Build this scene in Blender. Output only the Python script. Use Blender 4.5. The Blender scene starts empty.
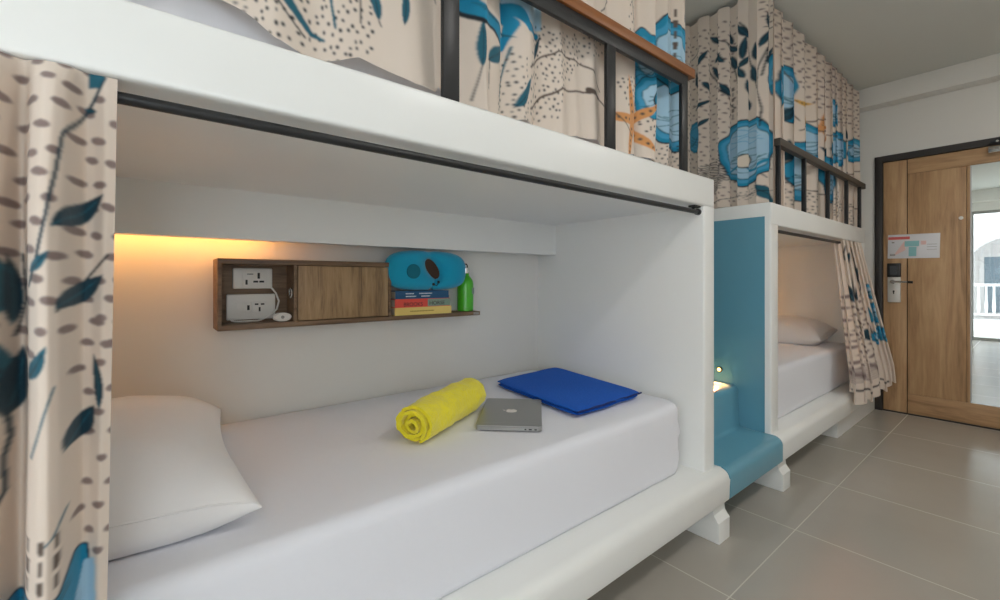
import bpy, bmesh, math, random
import numpy as np
from mathutils import Vector, Matrix, noise
PI = math.pi
sc = bpy.context.scene
COL = sc.collection
random.seed(4)

# ------------------------------------------------------------------ camera geometry (used to lay surfaces out to measure)
F, CX, HY, CZ = 438.0, 500.0, 279.5, 1.08
TH = math.atan2(540, 438)
DX, DY = math.cos(TH), math.sin(TH)
RX, RY = math.sin(TH), -math.cos(TH)
def ray(px, py):
    a = (px-CX)/F
    return DX+a*RX, DY+a*RY, (HY-py)/F
def onY(px, py, y):
    r = ray(px, py); k = y/r[1]; return (r[0]*k, CZ+r[2]*k)      # -> (x, z)
def onX(px, py, x):
    r = ray(px, py); k = x/r[0]; return (r[1]*k, CZ+r[2]*k)      # -> (y, z)

# ------------------------------------------------------------------ colour + material helpers
def srgb(r, g, b):
    def c(v):
        v /= 255.0
        return v/12.92 if v <= .04045 else ((v+.055)/1.055)**2.4
    return (c(r), c(g), c(b))
def newmat(name):
    m = bpy.data.materials.new(name); m.use_nodes = True
    nt = m.node_tree; b = nt.nodes['Principled BSDF']
    return m, nt, b
def N(nt, t, **kw):
    n = nt.nodes.new(t)
    for k, v in kw.items(): setattr(n, k, v)
    return n
def plain(name, col, rough=.5, metal=0, bump=0, bscale=40, emis=None, estr=0, spec=None, var=0, coat=0, sheen=0, vscale=6, detail=3):
    m, nt, b = newmat(name)
    c = srgb(*col)
    b.inputs['Base Color'].default_value = (*c, 1)
    b.inputs['Roughness'].default_value = rough
    b.inputs['Metallic'].default_value = metal
    if spec is not None: b.inputs['Specular IOR Level'].default_value = spec
    if coat: b.inputs['Coat Weight'].default_value = coat; b.inputs['Coat Roughness'].default_value = .15
    if sheen: b.inputs['Sheen Weight'].default_value = sheen
    tc = N(nt, 'ShaderNodeTexCoord')
    if var:
        no = N(nt, 'ShaderNodeTexNoise'); no.inputs['Scale'].default_value = vscale; no.inputs['Detail'].default_value = 4
        nt.links.new(tc.outputs['Object'], no.inputs['Vector'])
        mx = N(nt, 'ShaderNodeMix', data_type='RGBA')
        nt.links.new(no.outputs['Fac'], mx.inputs['Factor'])
        mx.inputs['A'].default_value = (*[v*(1-var) for v in c], 1)
        mx.inputs['B'].default_value = (*[min(1, v*(1+var)) for v in c], 1)
        nt.links.new(mx.outputs['Result'], b.inputs['Base Color'])
    if bump:
        no = N(nt, 'ShaderNodeTexNoise'); no.inputs['Scale'].default_value = bscale; no.inputs['Detail'].default_value = detail
        nt.links.new(tc.outputs['Object'], no.inputs['Vector'])
        bp = N(nt, 'ShaderNodeBump'); bp.inputs['Strength'].default_value = bump; bp.inputs['Distance'].default_value = .01
        nt.links.new(no.outputs['Fac'], bp.inputs['Height']); nt.links.new(bp.outputs['Normal'], b.inputs['Normal'])
    if emis:
        b.inputs['Emission Color'].default_value = (*srgb(*emis), 1); b.inputs['Emission Strength'].default_value = estr
    return m
def wood(name, dark, mid, light, axis='z', scale=1.0, rough=.5):
    m, nt, b = newmat(name)
    tc = N(nt, 'ShaderNodeTexCoord'); mp = N(nt, 'ShaderNodeMapping')
    s = {'z': (9, 9, .8), 'x': (.8, 9, 9), 'y': (9, .8, 9)}[axis]
    mp.inputs['Scale'].default_value = [v*scale for v in s]
    nt.links.new(tc.outputs['Object'], mp.inputs['Vector'])
    n1 = N(nt, 'ShaderNodeTexNoise'); n1.inputs['Scale'].default_value = 1.3; n1.inputs['Detail'].default_value = 9; n1.inputs['Roughness'].default_value = .62; n1.inputs['Distortion'].default_value = .9
    nt.links.new(mp.outputs['Vector'], n1.inputs['Vector'])
    n2 = N(nt, 'ShaderNodeTexNoise'); n2.inputs['Scale'].default_value = 9; n2.inputs['Detail'].default_value = 5
    nt.links.new(mp.outputs['Vector'], n2.inputs['Vector'])
    ad = N(nt, 'ShaderNodeMath', operation='MULTIPLY_ADD'); nt.links.new(n2.outputs['Fac'], ad.inputs[0]); ad.inputs[1].default_value = .3; nt.links.new(n1.outputs['Fac'], ad.inputs[2])
    cr = N(nt, 'ShaderNodeValToRGB'); e = cr.color_ramp.elements
    e[0].position = .45; e[0].color = (*srgb(*dark), 1); e[1].position = .85; e[1].color = (*srgb(*light), 1)
    x = e.new(.62); x.color = (*srgb(*mid), 1)
    nt.links.new(ad.outputs[0], cr.inputs['Fac']); nt.links.new(cr.outputs['Color'], b.inputs['Base Color'])
    b.inputs['Roughness'].default_value = rough
    bp = N(nt, 'ShaderNodeBump'); bp.inputs['Strength'].default_value = .15; bp.inputs['Distance'].default_value = .004
    nt.links.new(ad.outputs[0], bp.inputs['Height']); nt.links.new(bp.outputs['Normal'], b.inputs['Normal'])
    return m

M = {}
M['wall'] = plain('wall_paint', (232, 230, 225), .75, bump=.04, bscale=60, var=.012)
M['bunk'] = plain('bunk_paint', (234, 235, 233), .36, bump=.10, bscale=9, var=.012)
M['ceiling'] = plain('ceiling_paint', (216, 217, 212), .9, bump=.03, bscale=50)
M["blue"] = plain("blue_gloss_paint", (100, 158, 180), .28, bump=.06, bscale=14, var=.05)
M['black'] = plain('black_metal', (30, 31, 33), .42, bump=.05, bscale=120)
M['bronze'] = plain('bronze_rail', (74, 66, 58), .45)
M['railwood'] = wood('rail_wood', (112, 66, 32), (138, 84, 42), (156, 100, 54), 'x', 1.2, .4)
M['oak'] = wood('door_oak', (152, 118, 84), (186, 148, 108), (206, 170, 128), 'z', 1.0, .5)
M['oak_h'] = wood('door_oak_cross', (152, 118, 84), (186, 148, 108), (206, 170, 128), 'y', 1.0, .5)
M['walnut'] = wood('shelf_walnut', (84, 63, 46), (116, 90, 66), (142, 114, 86), 'x', 2.0, .5)
M['oakpanel'] = wood('shelf_door_oak', (110, 86, 60), (156, 126, 90), (180, 150, 112), 'z', 2.4, .5)
M['sheet'] = plain('white_sheet', (226, 227, 234), .9, bump=.6, bscale=5, sheen=.2, detail=6)
M['pillow'] = plain('white_pillowcase', (230, 228, 228), .9, bump=.55, bscale=6, sheen=.2, detail=5)
M['yellow'] = plain('yellow_terry', (236, 222, 34), .95, bump=.55, bscale=95, sheen=.3, var=.06, vscale=30)
M['royal'] = plain('royal_blue_terry', (0, 88, 190), .95, bump=.4, bscale=120, sheen=.0, var=.05, vscale=40)
M['royaldark'] = plain('navy_piping', (10, 36, 104), .9, bump=.3, bscale=120)
M['alu'] = plain('aluminium', (176, 176, 174), .38, metal=.85)
M['chrome'] = plain('chrome', (210, 210, 208), .15, metal=1)
M['white'] = plain('white_plastic', (232, 228, 222), .35)
M['dark'] = plain('dark_slot', (26, 22, 20), .6)
M['grey'] = plain('grey_plastic', (150, 146, 140), .5)
M['teal'] = plain('teal_velour', (0, 156, 194), .9, bump=.15, bscale=60, sheen=.3)
M['tealdark'] = plain('dark_teal_knit', (10, 108, 128), .9, bump=.2, bscale=150)
M['inner_panel'] = plain('brown_panel', (74, 52, 40), .9)
M['satin'] = plain('satin_nickel', (214, 212, 206), .4, metal=.3)
M['readerglass'] = plain('reader_display', (62, 66, 72), .3)
M['green'] = plain('green_enamel', (74, 190, 36), .3, coat=.4)
M['paper'] = plain('page_edges', (214, 204, 186), .8, bump=.2, bscale=200)
M['bookblue'] = plain('blue_book_cover', (24, 84, 128), .45)
M['bookred'] = plain('red_book_cover', (226, 84, 70), .45)
M['bookteal'] = plain('sage_book_cover', (132, 158, 142), .45)
M['bookyellow'] = plain('yellow_book_cover', (232, 206, 120), .45)
M['bookgrey'] = plain('grey_book_cover', (122, 122, 116), .5)
M['ink'] = plain('dark_ink', (60, 34, 40), .6)
M['inkwhite'] = plain('white_ink', (222, 230, 234), .6)
M['inkbrown'] = plain('brown_ink', (180, 150, 70), .6)
M['facade'] = plain('white_stucco', (176, 172, 170), .9, bump=.1, bscale=30)
M['facade_curtain'] = plain('grey_window_curtain', (92, 104, 112), .6)
M['laminate'] = plain('laminated_paper', (222, 222, 226), .3, coat=.5)
M['lam_red'] = plain('notice_red', (208, 96, 92), .4)
M['lam_teal'] = plain('notice_teal', (140, 196, 200), .4)
M['lam_pink'] = plain('notice_pink', (232, 196, 190), .4)
M['frame'] = plain('dark_door_frame', (50, 46, 44), .5)
M['terrace'] = plain('terrace_floor', (170, 168, 160), .8, bump=.1)
M['skirt'] = plain('tile_skirting', (176, 170, 160), .4)
M['led'] = plain('led_strip_diffuser', (255, 214, 150), .4, emis=(255, 176, 90), estr=4)
M['warm'] = plain('warm_lamp', (255, 214, 150), .4, emis=(255, 186, 96), estr=5)
M['lamp'] = plain('fill_lamp_diffuser', (255, 250, 240), .4, emis=(255, 246, 232), estr=6)  # glow of the added ceiling fill lamps

def floor_mat():
    m, nt, b = newmat('grey_porcelain_tile')
    tc = N(nt, 'ShaderNodeTexCoord'); sp = N(nt, 'ShaderNodeSeparateXYZ'); nt.links.new(tc.outputs['Object'], sp.inputs[0])
    def edge(out, off):
        a = N(nt, 'ShaderNodeMath', operation='SUBTRACT'); nt.links.new(out, a.inputs[0]); a.inputs[1].default_value = off
        w = N(nt, 'ShaderNodeMath', operation='PINGPONG'); nt.links.new(a.outputs[0], w.inputs[0]); w.inputs[1].default_value = .635/2
        l = N(nt, 'ShaderNodeMath', operation='LESS_THAN'); nt.links.new(w.outputs[0], l.inputs[0]); l.inputs[1].default_value = .0022
        return l.outputs[0]
    mx = N(nt, 'ShaderNodeMath', operation='MAXIMUM')
    nt.links.new(edge(sp.outputs['X'], 2.18), mx.inputs[0]); nt.links.new(edge(sp.outputs['Y'], .665), mx.inputs[1])
    no = N(nt, 'ShaderNodeTexNoise'); no.inputs['Scale'].default_value = 3; no.inputs['Detail'].default_value = 6
    nt.links.new(tc.outputs['Object'], no.inputs['Vector'])
    t = N(nt, 'ShaderNodeMix', data_type='RGBA'); nt.links.new(no.outputs['Fac'], t.inputs['Factor'])
    t.inputs['A'].default_value = (*srgb(166, 160, 151), 1); t.inputs['B'].default_value = (*srgb(178, 173, 164), 1)
    c = N(nt, 'ShaderNodeMix', data_type='RGBA'); nt.links.new(mx.outputs[0], c.inputs['Factor']); nt.links.new(t.outputs['Result'], c.inputs['A'])
    c.inputs['B'].default_value = (*srgb(200, 195, 185), 1)
    nt.links.new(c.outputs['Result'], b.inputs['Base Color'])
    r = N(nt, 'ShaderNodeMix', data_type='FLOAT'); nt.links.new(mx.outputs[0], r.inputs['Factor']); r.inputs['A'].default_value = .2; r.inputs['B'].default_value = .8
    nt.links.new(r.outputs['Result'], b.inputs['Roughness'])
    bp = N(nt, 'ShaderNodeBump', invert=True); bp.inputs['Strength'].default_value = .3; bp.inputs['Distance'].default_value = .002
    nt.links.new(mx.outputs[0], bp.inputs['Height']); nt.links.new(bp.outputs['Normal'], b.inputs['Normal'])
    return m
M['floor'] = floor_mat()
def glass_mat():
    m = bpy.data.materials.new('window_glass'); m.use_nodes = True; nt = m.node_tree; nt.nodes.clear()
    o = N(nt, 'ShaderNodeOutputMaterial'); mx = N(nt, 'ShaderNodeMixShader'); t = N(nt, 'ShaderNodeBsdfTransparent'); g = N(nt, 'ShaderNodeBsdfGlossy')
    g.inputs['Roughness'].default_value = .02; mx.inputs[0].default_value = .06
    nt.links.new(t.outputs[0], mx.inputs[1]); nt.links.new(g.outputs[0], mx.inputs[2]); nt.links.new(mx.outputs[0], o.inputs[0])
    return m
M['glass'] = glass_mat()
def fabric_mat():
    m, nt, b = newmat('printed_curtain_fabric')
    a = N(nt, 'ShaderNodeAttribute'); a.attribute_name = 'print'
    nt.links.new(a.outputs['Color'], b.inputs['Base Color'])
    b.inputs['Roughness'].default_value = .85; b.inputs['Sheen Weight'].default_value = .15
    tc = N(nt, 'ShaderNodeTexCoord'); no = N(nt, 'ShaderNodeTexNoise'); no.inputs['Scale'].default_value = 25; no.inputs['Detail'].default_value = 5
    nt.links.new(tc.outputs['Object'], no.inputs['Vector'])
    bp = N(nt, 'ShaderNodeBump'); bp.inputs['Strength'].default_value = .25; bp.inputs['Distance'].default_value = .006
    nt.links.new(no.outputs['Fac'], bp.inputs['Height']); nt.links.new(bp.outputs['Normal'], b.inputs['Normal'])
    tr = N(nt, 'ShaderNodeBsdfTranslucent'); nt.links.new(a.outputs['Color'], tr.inputs['Color'])
    mx = N(nt, 'ShaderNodeMixShader'); mx.inputs[0].default_value = .18
    nt.links.new(b.outputs[0], mx.inputs[1]); nt.links.new(tr.outputs[0], mx.inputs[2])
    nt.links.new(mx.outputs[0], nt.nodes['Material Output'].inputs[0])
    return m
M['fabric'] = fabric_mat()

# ------------------------------------------------------------------ mesh helpers
def obj(name, bm, mat, parent=None, smooth=True, angle=40):
    me = bpy.data.meshes.new(name)
    bmesh.ops.recalc_face_normals(bm, faces=bm.faces[:])
    bm.to_mesh(me); bm.free()
    mats = mat if isinstance(mat, (list, tuple)) else [mat]
    for m in mats: me.materials.append(M[m] if isinstance(m, str) else m)
    if smooth:
        me.polygons.foreach_set('use_smooth', [True]*len(me.polygons))
        me.set_sharp_from_angle(angle=math.radians(angle))
    o = bpy.data.objects.new(name, me); COL.objects.link(o)
    if parent is not None: o.parent = parent
    return o
def thing(name, label, cat, loc=(0, 0, 0), rz=0, group=None):
    o = bpy.data.objects.new(name, None); COL.objects.link(o); o.empty_display_size = .1
    o.location = loc; o.rotation_euler = (0, 0, rz)
    o['label'] = label; o['category'] = cat
    if group: o['group'] = group
    return o
def tag(o, label, cat, group=None):
    o['label'] = label; o['category'] = cat
    if group: o['group'] = group
    return o
def struct(o, label=None, cat=None):
    o['kind'] = 'structure'
    if label: o['label'] = label
    if cat: o['category'] = cat
    return o
def box(bm, x0, x1, y0, y1, z0, z1, mi=0, bev=0, seg=2, sel=None, mat=None):
    vs = [bm.verts.new((x, y, z)) for x in (x0, x1) for y in (y0, y1) for z in (z0, z1)]
    fs = []
    for q in ((0, 1, 3, 2), (4, 6, 7, 5), (0, 4, 5, 1), (2, 3, 7, 6), (0, 2, 6, 4), (1, 5, 7, 3)):
        f = bm.faces.new([vs[i] for i in q]); f.material_index = mi; fs.append(f)
    if bev:
        es = set(e for f in fs for e in f.edges)
        if sel: es = [e for e in es if sel(e.verts[0].co, e.verts[1].co)]
        r = bmesh.ops.bevel(bm, geom=list(es), offset=bev, segments=seg, profile=.5, affect='EDGES')
        for f in r['faces']: f.material_index = mi
        if mat is not None:
            allv = set(v for f in fs if f.is_valid for v in f.verts) | set(r['verts'])
            bmesh.ops.transform(bm, matrix=mat, verts=list(allv))
    elif mat is not None:
        bmesh.ops.transform(bm, matrix=mat, verts=vs)
def bxo(name, x0, x1, y0, y1, z0, z1, m, parent=None, bev=0, seg=2, sel=None):
    bm = bmesh.new(); box(bm, x0, x1, y0, y1, z0, z1, 0, bev, seg, sel); return obj(name, bm, m, parent)
def prism(bm, pts, a0, a1, axis='x', mi=0):
    # pts: polygon in the plane across the axis
    def P(p, a):
        return {'x': (a, p[0], p[1]), 'y': (p[0], a, p[1]), 'z': (p[0], p[1], a)}[axis]
    A = [bm.verts.new(P(p, a0)) for p in pts]; B = [bm.verts.new(P(p, a1)) for p in pts]
    n = len(pts)
    for i in range(n):
        f = bm.faces.new((A[i], A[(i+1) % n], B[(i+1) % n], B[i])); f.material_index = mi
    f = bm.faces.new(A); f.material_index = mi
    f = bm.faces.new(B[::-1]); f.material_index = mi
    return A, B
def arc(cx, cy, r, a0, a1, n=6):
    return [(cx+r*math.cos(math.radians(a0+(a1-a0)*i/n)), cy+r*math.sin(math.radians(a0+(a1-a0)*i/n))) for i in range(n+1)]
def tube(bm, pts, r, n=10, mi=0, cap=True):
    pts = [Vector(p) for p in pts]; rings = []; up = None
    for i, p in enumerate(pts):
        d = (pts[min(i+1, len(pts)-1)]-pts[max(i-1, 0)]).normalized()
        if up is None:
            up = Vector((0, 0, 1)) if abs(d.z) < .9 else Vector((1, 0, 0))
        s = d.cross(up).normalized(); up = s.cross(d).normalized()
        rr = r[i] if isinstance(r, (list, tuple)) else r
        rings.append([bm.verts.new(p+s*math.cos(2*PI*k/n)*rr+up*math.sin(2*PI*k/n)*rr) for k in range(n)])
    for a, b in zip(rings, rings[1:]):
        for k in range(n):
            f = bm.faces.new((a[k], a[(k+1) % n], b[(k+1) % n], b[k])); f.material_index = mi
    if cap:
        f = bm.faces.new(rings[0][::-1]); f.material_index = mi
        f = bm.faces.new(rings[-1]); f.material_index = mi
def lathe(bm, prof, c=(0, 0, 0), n=28, mi=0, M4=None):
    rings = []
    for r, z in prof:
        ring = []
        for k in range(n):
            v = Vector((r*math.cos(2*PI*k/n), r*math.sin(2*PI*k/n), z))
            if M4: v = M4 @ v
            ring.append(bm.verts.new(v+Vector(c)))
        rings.append(ring)
    for a, b in zip(rings, rings[1:]):
        for k in range(n):
            f = bm.faces.new((a[k], a[(k+1) % n], b[(k+1) % n], b[k])); f.material_index = mi
    f = bm.faces.new(rings[0][::-1]); f.material_index = mi
    f = bm.faces.new(rings[-1]); f.material_index = mi
def text_obj(name, s, size, mat, parent, loc, rot, ext=.0003, align='LEFT', xs=1.0):
    cu = bpy.data.curves.new(name, 'FONT'); cu.body = s; cu.size = size; cu.extrude = ext; cu.align_x = align
    tmp = bpy.data.objects.new('tmp_'+name, cu); COL.objects.link(tmp)
    dg = bpy.context.evaluated_depsgraph_get(); dg.update()
    me = bpy.data.meshes.new_from_object(tmp.evaluated_get(dg))
    bpy.data.objects.remove(tmp); bpy.data.curves.remove(cu)
    me.name = name; me.materials.clear(); me.materials.append(M[mat])
    o = bpy.data.objects.new(name, me); COL.objects.link(o); o.parent = parent
    o.location = loc; o.rotation_euler = rot; o.scale = (xs, 1, 1)
    return o
def fbm(x, y, z, s): return noise.noise(Vector((x*s, y*s, z*s)))

# ------------------------------------------------------------------ dimensions
WL, WF, WR, WB = 1.865, 4.74, -1.35, -2.0       # left wall (y), far wall (x), right wall (y), wall with window (x)
CEIL = 2.655
# ------------------------------------------------------------------ room shell
struct(bxo('floor', WB-.15, WF+.15, WR-.15, WL+.15, -.1, 0, 'floor'))
struct(bxo('ceiling', WB-.15, WF+.15, WR-.15, WL+.15, CEIL, CEIL+.15, 'ceiling'))
struct(bxo('wall_left', WB-.15, WF+.15, WL, WL+.15, 0, CEIL, 'wall'))
bm = bmesh.new(); RX0, RX1, RZ0, RZ1 = -1.0, -.1, .70, 1.8
box(bm, WB-.15, RX0, WR-.15, WR, 0, CEIL); box(bm, RX1, WF+.15, WR-.15, WR, 0, CEIL); box(bm, RX0, RX1, WR-.15, WR, 0, RZ0); box(bm, RX0, RX1, WR-.15, WR, RZ1, CEIL)
struct(obj('wall_right', bm, 'wall'))
w2 = bpy.data.objects.new('window_fill', None); COL.objects.link(w2); struct(w2)  # unseen window, added so daylight fills the near bunk from the front
bm = bmesh.new()
box(bm, RX0, RX1, WR-.1, WR-.04, RZ0, RZ0+.05); box(bm, RX0, RX1, WR-.1, WR-.04, RZ1-.05, RZ1)
for x in (RX0, -.575, RX1-.05): box(bm, x, x+.05, WR-.1, WR-.04, RZ0+.05, RZ1-.05)
obj('window_frame', bm, 'alu', w2)
for a, b in ((RX0+.05, -.575), (-.525, RX1-.05)): bxo('glass_pane', a, b, WR-.072, WR-.066, RZ0+.05, RZ1-.05, 'glass', w2)
bm = bmesh.new()      # far wall with the door opening
DY0, DY1, DH = -.17, .868, 2.095      # frame outer
box(bm, WF, WF+.15, DY1, WL, 0, CEIL); box(bm, WF, WF+.15, WR, DY0, 0, CEIL); box(bm, WF, WF+.15, DY0, DY1, DH, CEIL)
struct(obj('wall_far', bm, 'wall'))
WY0, WY1, WH = -1.2, .80, 2.3
bm = bmesh.new()
box(bm, WB-.15, WB, WY1, WL, 0, CEIL); box(bm, WB-.15, WB, WR, WY0, 0, CEIL); box(bm, WB-.15, WB, WY0, WY1, WH, CEIL); 
struct(obj('wall_back', bm, 'wall'))
struct(bxo('trim_1', WF-.13, WF, WR, WL, 2.50, CEIL, 'wall', bev=.004))           # ceiling beam above the door
struct(bxo('trim_2', WB, WB+.13, WR, WL, 2.45, CEIL, 'wall', bev=.004))
struct(bxo('baseboard_right', WB, WF, WR, WR+.012, 0, .09, 'skirt', bev=.002))
struct(bxo('baseboard_far', WF-.012, WF, WR+.012, DY0, 0, .09, 'skirt', bev=.002))

# window (sliding balcony door) behind the viewer: frame + panes
wf = bpy.data.objects.new('window_1', None); COL.objects.link(wf); struct(wf)
bm = bmesh.new()
xa, xb = WB-.1, WB-.04
box(bm, xa, xb, WY0, WY1, 0, .05); box(bm, xa, xb, WY0, WY1, WH-.05, WH)
for y in (WY0, -.225, WY1-.05): box(bm, xa, xb, y, y+.05, .05, WH-.05)
obj('window_frame', bm, 'alu', wf)
for a, b in ((WY0+.05, -.225), (-.175, WY1-.05)):
    bxo('glass_pane', WB-.072, WB-.066, a, b, .05, WH-.05, 'glass', wf)

# outside: balcony floor and the white building opposite
struct(bxo('trim_3', -4.1, WB-.15, -2.2, 2.6, -.12, -.02, 'terrace'), 'balcony floor slab outside the window')
bd = thing('apartment_building', 'white building with arched balcony niche seen in the door mirror', 'building', (-6.2, 0, 0))
bm = bmesh.new()
# facade with an arched niche: pillars, arch, spandrel
AX = -6.2
def L(v): return v
ys0, ys1 = -.35, 1.15
box(bm, -.35, 0, -4.5, ys0, -1.5, 5.2); box(bm, -.35, 0, ys1, 5.5, -1.5, 5.2)
box(bm, -.35, 0, ys0, ys1, -1.5, .12)
cy, rr, zc = (ys0+ys1)/2, (ys1-ys0)/2, 1.35
pts = [(ys0, 5.2), (ys0, zc)] + arc(cy, zc, rr, 180, 0, 16)[1:-1] + [(ys1, zc), (ys1, 5.2)]
prism(bm, pts, -.35, 0, 'x')
box(bm, -.95, -.9, ys0-.3, ys1+.3, -.5, 2.6)
obj('facade', bm, 'facade', bd, smooth=False)
bm = bmesh.new(); box(bm, -.9, -.87, .05, .98, .15, 1.75); w_ = obj('window', bm, 'facade', bd)
bm = bmesh.new(); box(bm, -.87, -.86, .14, .89, .25, 1.65); obj('window_curtain', bm, 'facade_curtain', w_)
bm = bmesh.new()
box(bm, -.06, 0.02, ys0, ys1, .92, .98); box(bm, -.05, .01, ys0, ys1, .22, .26)
y = ys0+.04
while y < ys1:
    tube(bm, [(-.02, y, .26), (-.02, y, .42), (-.02, y, .6), (-.02, y, .92)], [.02, .032, .022, .02], 8); y += .125
obj('balustrade', bm, 'facade', bd)

# ------------------------------------------------------------------ door
door = bpy.data.objects.new('door_1', None); COL.objects.link(door); door.location = (WF, .8, 0); struct(door)
def D(y): return y-.8
bm = bmesh.new()
FW = .05
box(bm, -.02, .08, D(DY1-FW), D(DY1), 0, DH, bev=.003); box(bm, -.02, .08, D(DY0), D(DY0+FW), 0, DH, bev=.003); box(bm, -.02, .08, D(DY0+FW), D(DY1-FW), DH-FW, DH)
obj('door_frame', bm, 'frame', door)
y0, y1, zt = DY0+FW+.003, DY1-FW-.003, DH-FW-.003
bm = bmesh.new(); box(bm, 0, .045, D(.673), D(y1), .012, zt, bev=.0015); obj('hinge_stile', bm, 'oak', door)
bm = bmesh.new(); box(bm, 0, .045, D(y0), D(.667), .012, .165, bev=.0015); box(bm, 0, .045, D(y0), D(.667), 1.925, zt, bev=.0015)
obj('cross_rail', bm, 'oak_h', door)
bm = bmesh.new(); box(bm, .002, .045, D(.345), D(.667), .167, 1.923, bev=.001); obj('door_panel', bm, 'oak', door)
bm = bmesh.new(); box(bm, 0, .045, D(.325), D(.343), .167, 1.923, bev=.001)
box(bm, 0, .045, D(y0), D(.02), .167, 1.923, bev=.001); obj('mirror_stile', bm, 'oak', door)
bm = bmesh.new(); box(bm, .012, .046, D(y0), D(.68), .01, zt-.01); obj('door_core', bm, 'dark', door)
bm = bmesh.new(); box(bm, .004, .011, D(.02), D(.325), .167, 1.923)
mm, nt, b = newmat('mirror_silver'); b.inputs['Base Color'].default_value = (.78, .82, .80, 1); b.inputs['Metallic'].default_value = 1; b.inputs['Roughness'].default_value = .01
mir = obj('mirror', bm, mm, door); mir['label'] = 'tall mirror panel reflecting the balcony window'
bm = bmesh.new(); box(bm, 0.001, .006, D(.318), D(.325), .172, 1.918); obj('mirror_edge', bm, 'alu', door)
bm = bmesh.new(); lathe(bm, [(.013, 0), (.013, .004), (.009, .006)], n=16, M4=Matrix.Rotation(-PI/2, 4, 'Y')); o = obj('peephole', bm, 'white', door); o.location = (0, D(.372), 1.54)
# lock
bm = bmesh.new(); box(bm, -.022, 0, D(.707), D(.786), .895, 1.10, bev=.004); lk = obj('lock_plate', bm, 'satin', door)
bm = bmesh.new(); box(bm, -.03, 0, D(.705), D(.788), 1.10, 1.212, bev=.005); obj('card_reader', bm, 'black', lk)
bm = bmesh.new(); box(bm, -.032, -.0302, D(.73), D(.77), 1.12, 1.19); obj('reader_window', bm, 'readerglass', lk)
bm = bmesh.new(); lathe(bm, [(.017, 0), (.017, .012), (.01, .014), (.01, .04)], n=20, M4=Matrix.Rotation(-PI/2, 4, 'Y'))
bmesh.ops.translate(bm, vec=(-.022, D(.752), 1.062), verts=bm.verts)
tube(bm, [(-.058, D(.757), 1.062), (-.062, D(.73), 1.062), (-.062, D(.66), 1.060)], .0085, 10)
obj('door_handle', bm, 'chrome', lk)
bm = bmesh.new(); tube(bm, [(-.062, D(.66), 1.060), (-.061, D(.628), 1.058)], .010, 10); obj('handle_tip', bm, 'black', lk)
bm = bmesh.new(); lathe(bm, [(.007, 0), (.007, .0015)], n=14, M4=Matrix.Rotation(-PI/2, 4, 'Y')); box(bm, -.0015, 0, -.004, .004, -.022, 0)
bmesh.ops.translate(bm, vec=(-.022, D(.748), .985), verts=bm.verts); obj('keyhole', bm, 'dark', lk)
# door closer
bm = bmesh.new(); box(bm, -.05, 0, D(-.02), D(.235), 1.985, 2.03, bev=.006); dc = obj('closer_body', bm, 'chrome', door)
bm = bmesh.new(); box(bm, -.045, -.02, D(.14), D(.225), 2.055, 2.068); tube(bm, [(-.04, D(.10), 2.03), (-.04, D(.10), 2.07)], .014, 12)
tube(bm, [(-.04, D(.10), 2.068), (-.1, D(.03), 2.13)], .009, 8); tube(bm, [(-.1, D(.03), 2.13), (-.025, D(.2), 2.07)], .006, 8)
obj('closer_arm', bm, 'black', dc)
bm = bmesh.new()
for yy in (.15, .19): lathe(bm, [(.008, 0), (.008, .006)], (-.045, D(yy), 2.062), 10, M4=Matrix.Rotation(-PI/2, 4, 'Y'))
obj('closer_screw', bm, 'chrome', dc)

bm = bmesh.new(); box(bm, .0, .10, D(DY0), D(DY1), 0, .010); obj('light_gap_strip', bm, 'frame', door)  # strip added to close the gap where light leaked under the door
struct(bxo('wall_light_stop', WF+.15, WF+.25, DY0-.2, DY1+.2, -.05, DH+.2, 'wall'))  # unseen backing added behind the door to block leaking light
# notice taped on the door
no_ = thing('notice', 'laminated notice with red header taped across the oak door above the lock', 'notice', (WF-.0015, .635, 1.345))
no_.rotation_euler = (math.radians(1.0), 0, 0)
bm = bmesh.new(); box(bm, -.001, .0005, -.152, .152, -.096, .096, bev=.0004); obj('sheet', bm, 'laminate', no_)
bm = bmesh.new(); box(bm, -.0018, -.001, .02, .150, .056, .078); obj('header_bar', bm, 'lam_red', no_)
bm = bmesh.new(); box(bm, -.0018, -.001, -.035, .05, -.002, .042); box(bm, -.0018, -.001, -.02, .025, -.08, -.006); obj('floor_plan', bm, 'lam_teal', no_)
bm = bmesh.new(); prism(bm, [(.12, -.08), (.05, .045), (.045, -.03)], -.0017, -.001, 'x'); obj('route_mark', bm, 'lam_pink', no_)
bm = bmesh.new(); box(bm, -.0018, -.001, -.075, -.045, .01, .04); obj('route_mark', bm, 'lam_pink', no_)
bm = bmesh.new()
box(bm, -.0018, -.001, .105, .138, -.075, -.060); obj('fine_print', bm, 'grey', no_)
for k in range(3):
    bm = bmesh.new(); box(bm, -.0018, -.001, -.135, -.08, -.03+.02*k, -.027+.02*k); obj('text_line', bm, 'grey', no_)
bm = bmesh.new(); box(bm, -.0018, -.001, .112, .128, .028, .038); obj('symbol', bm, 'grey', no_)

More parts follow.
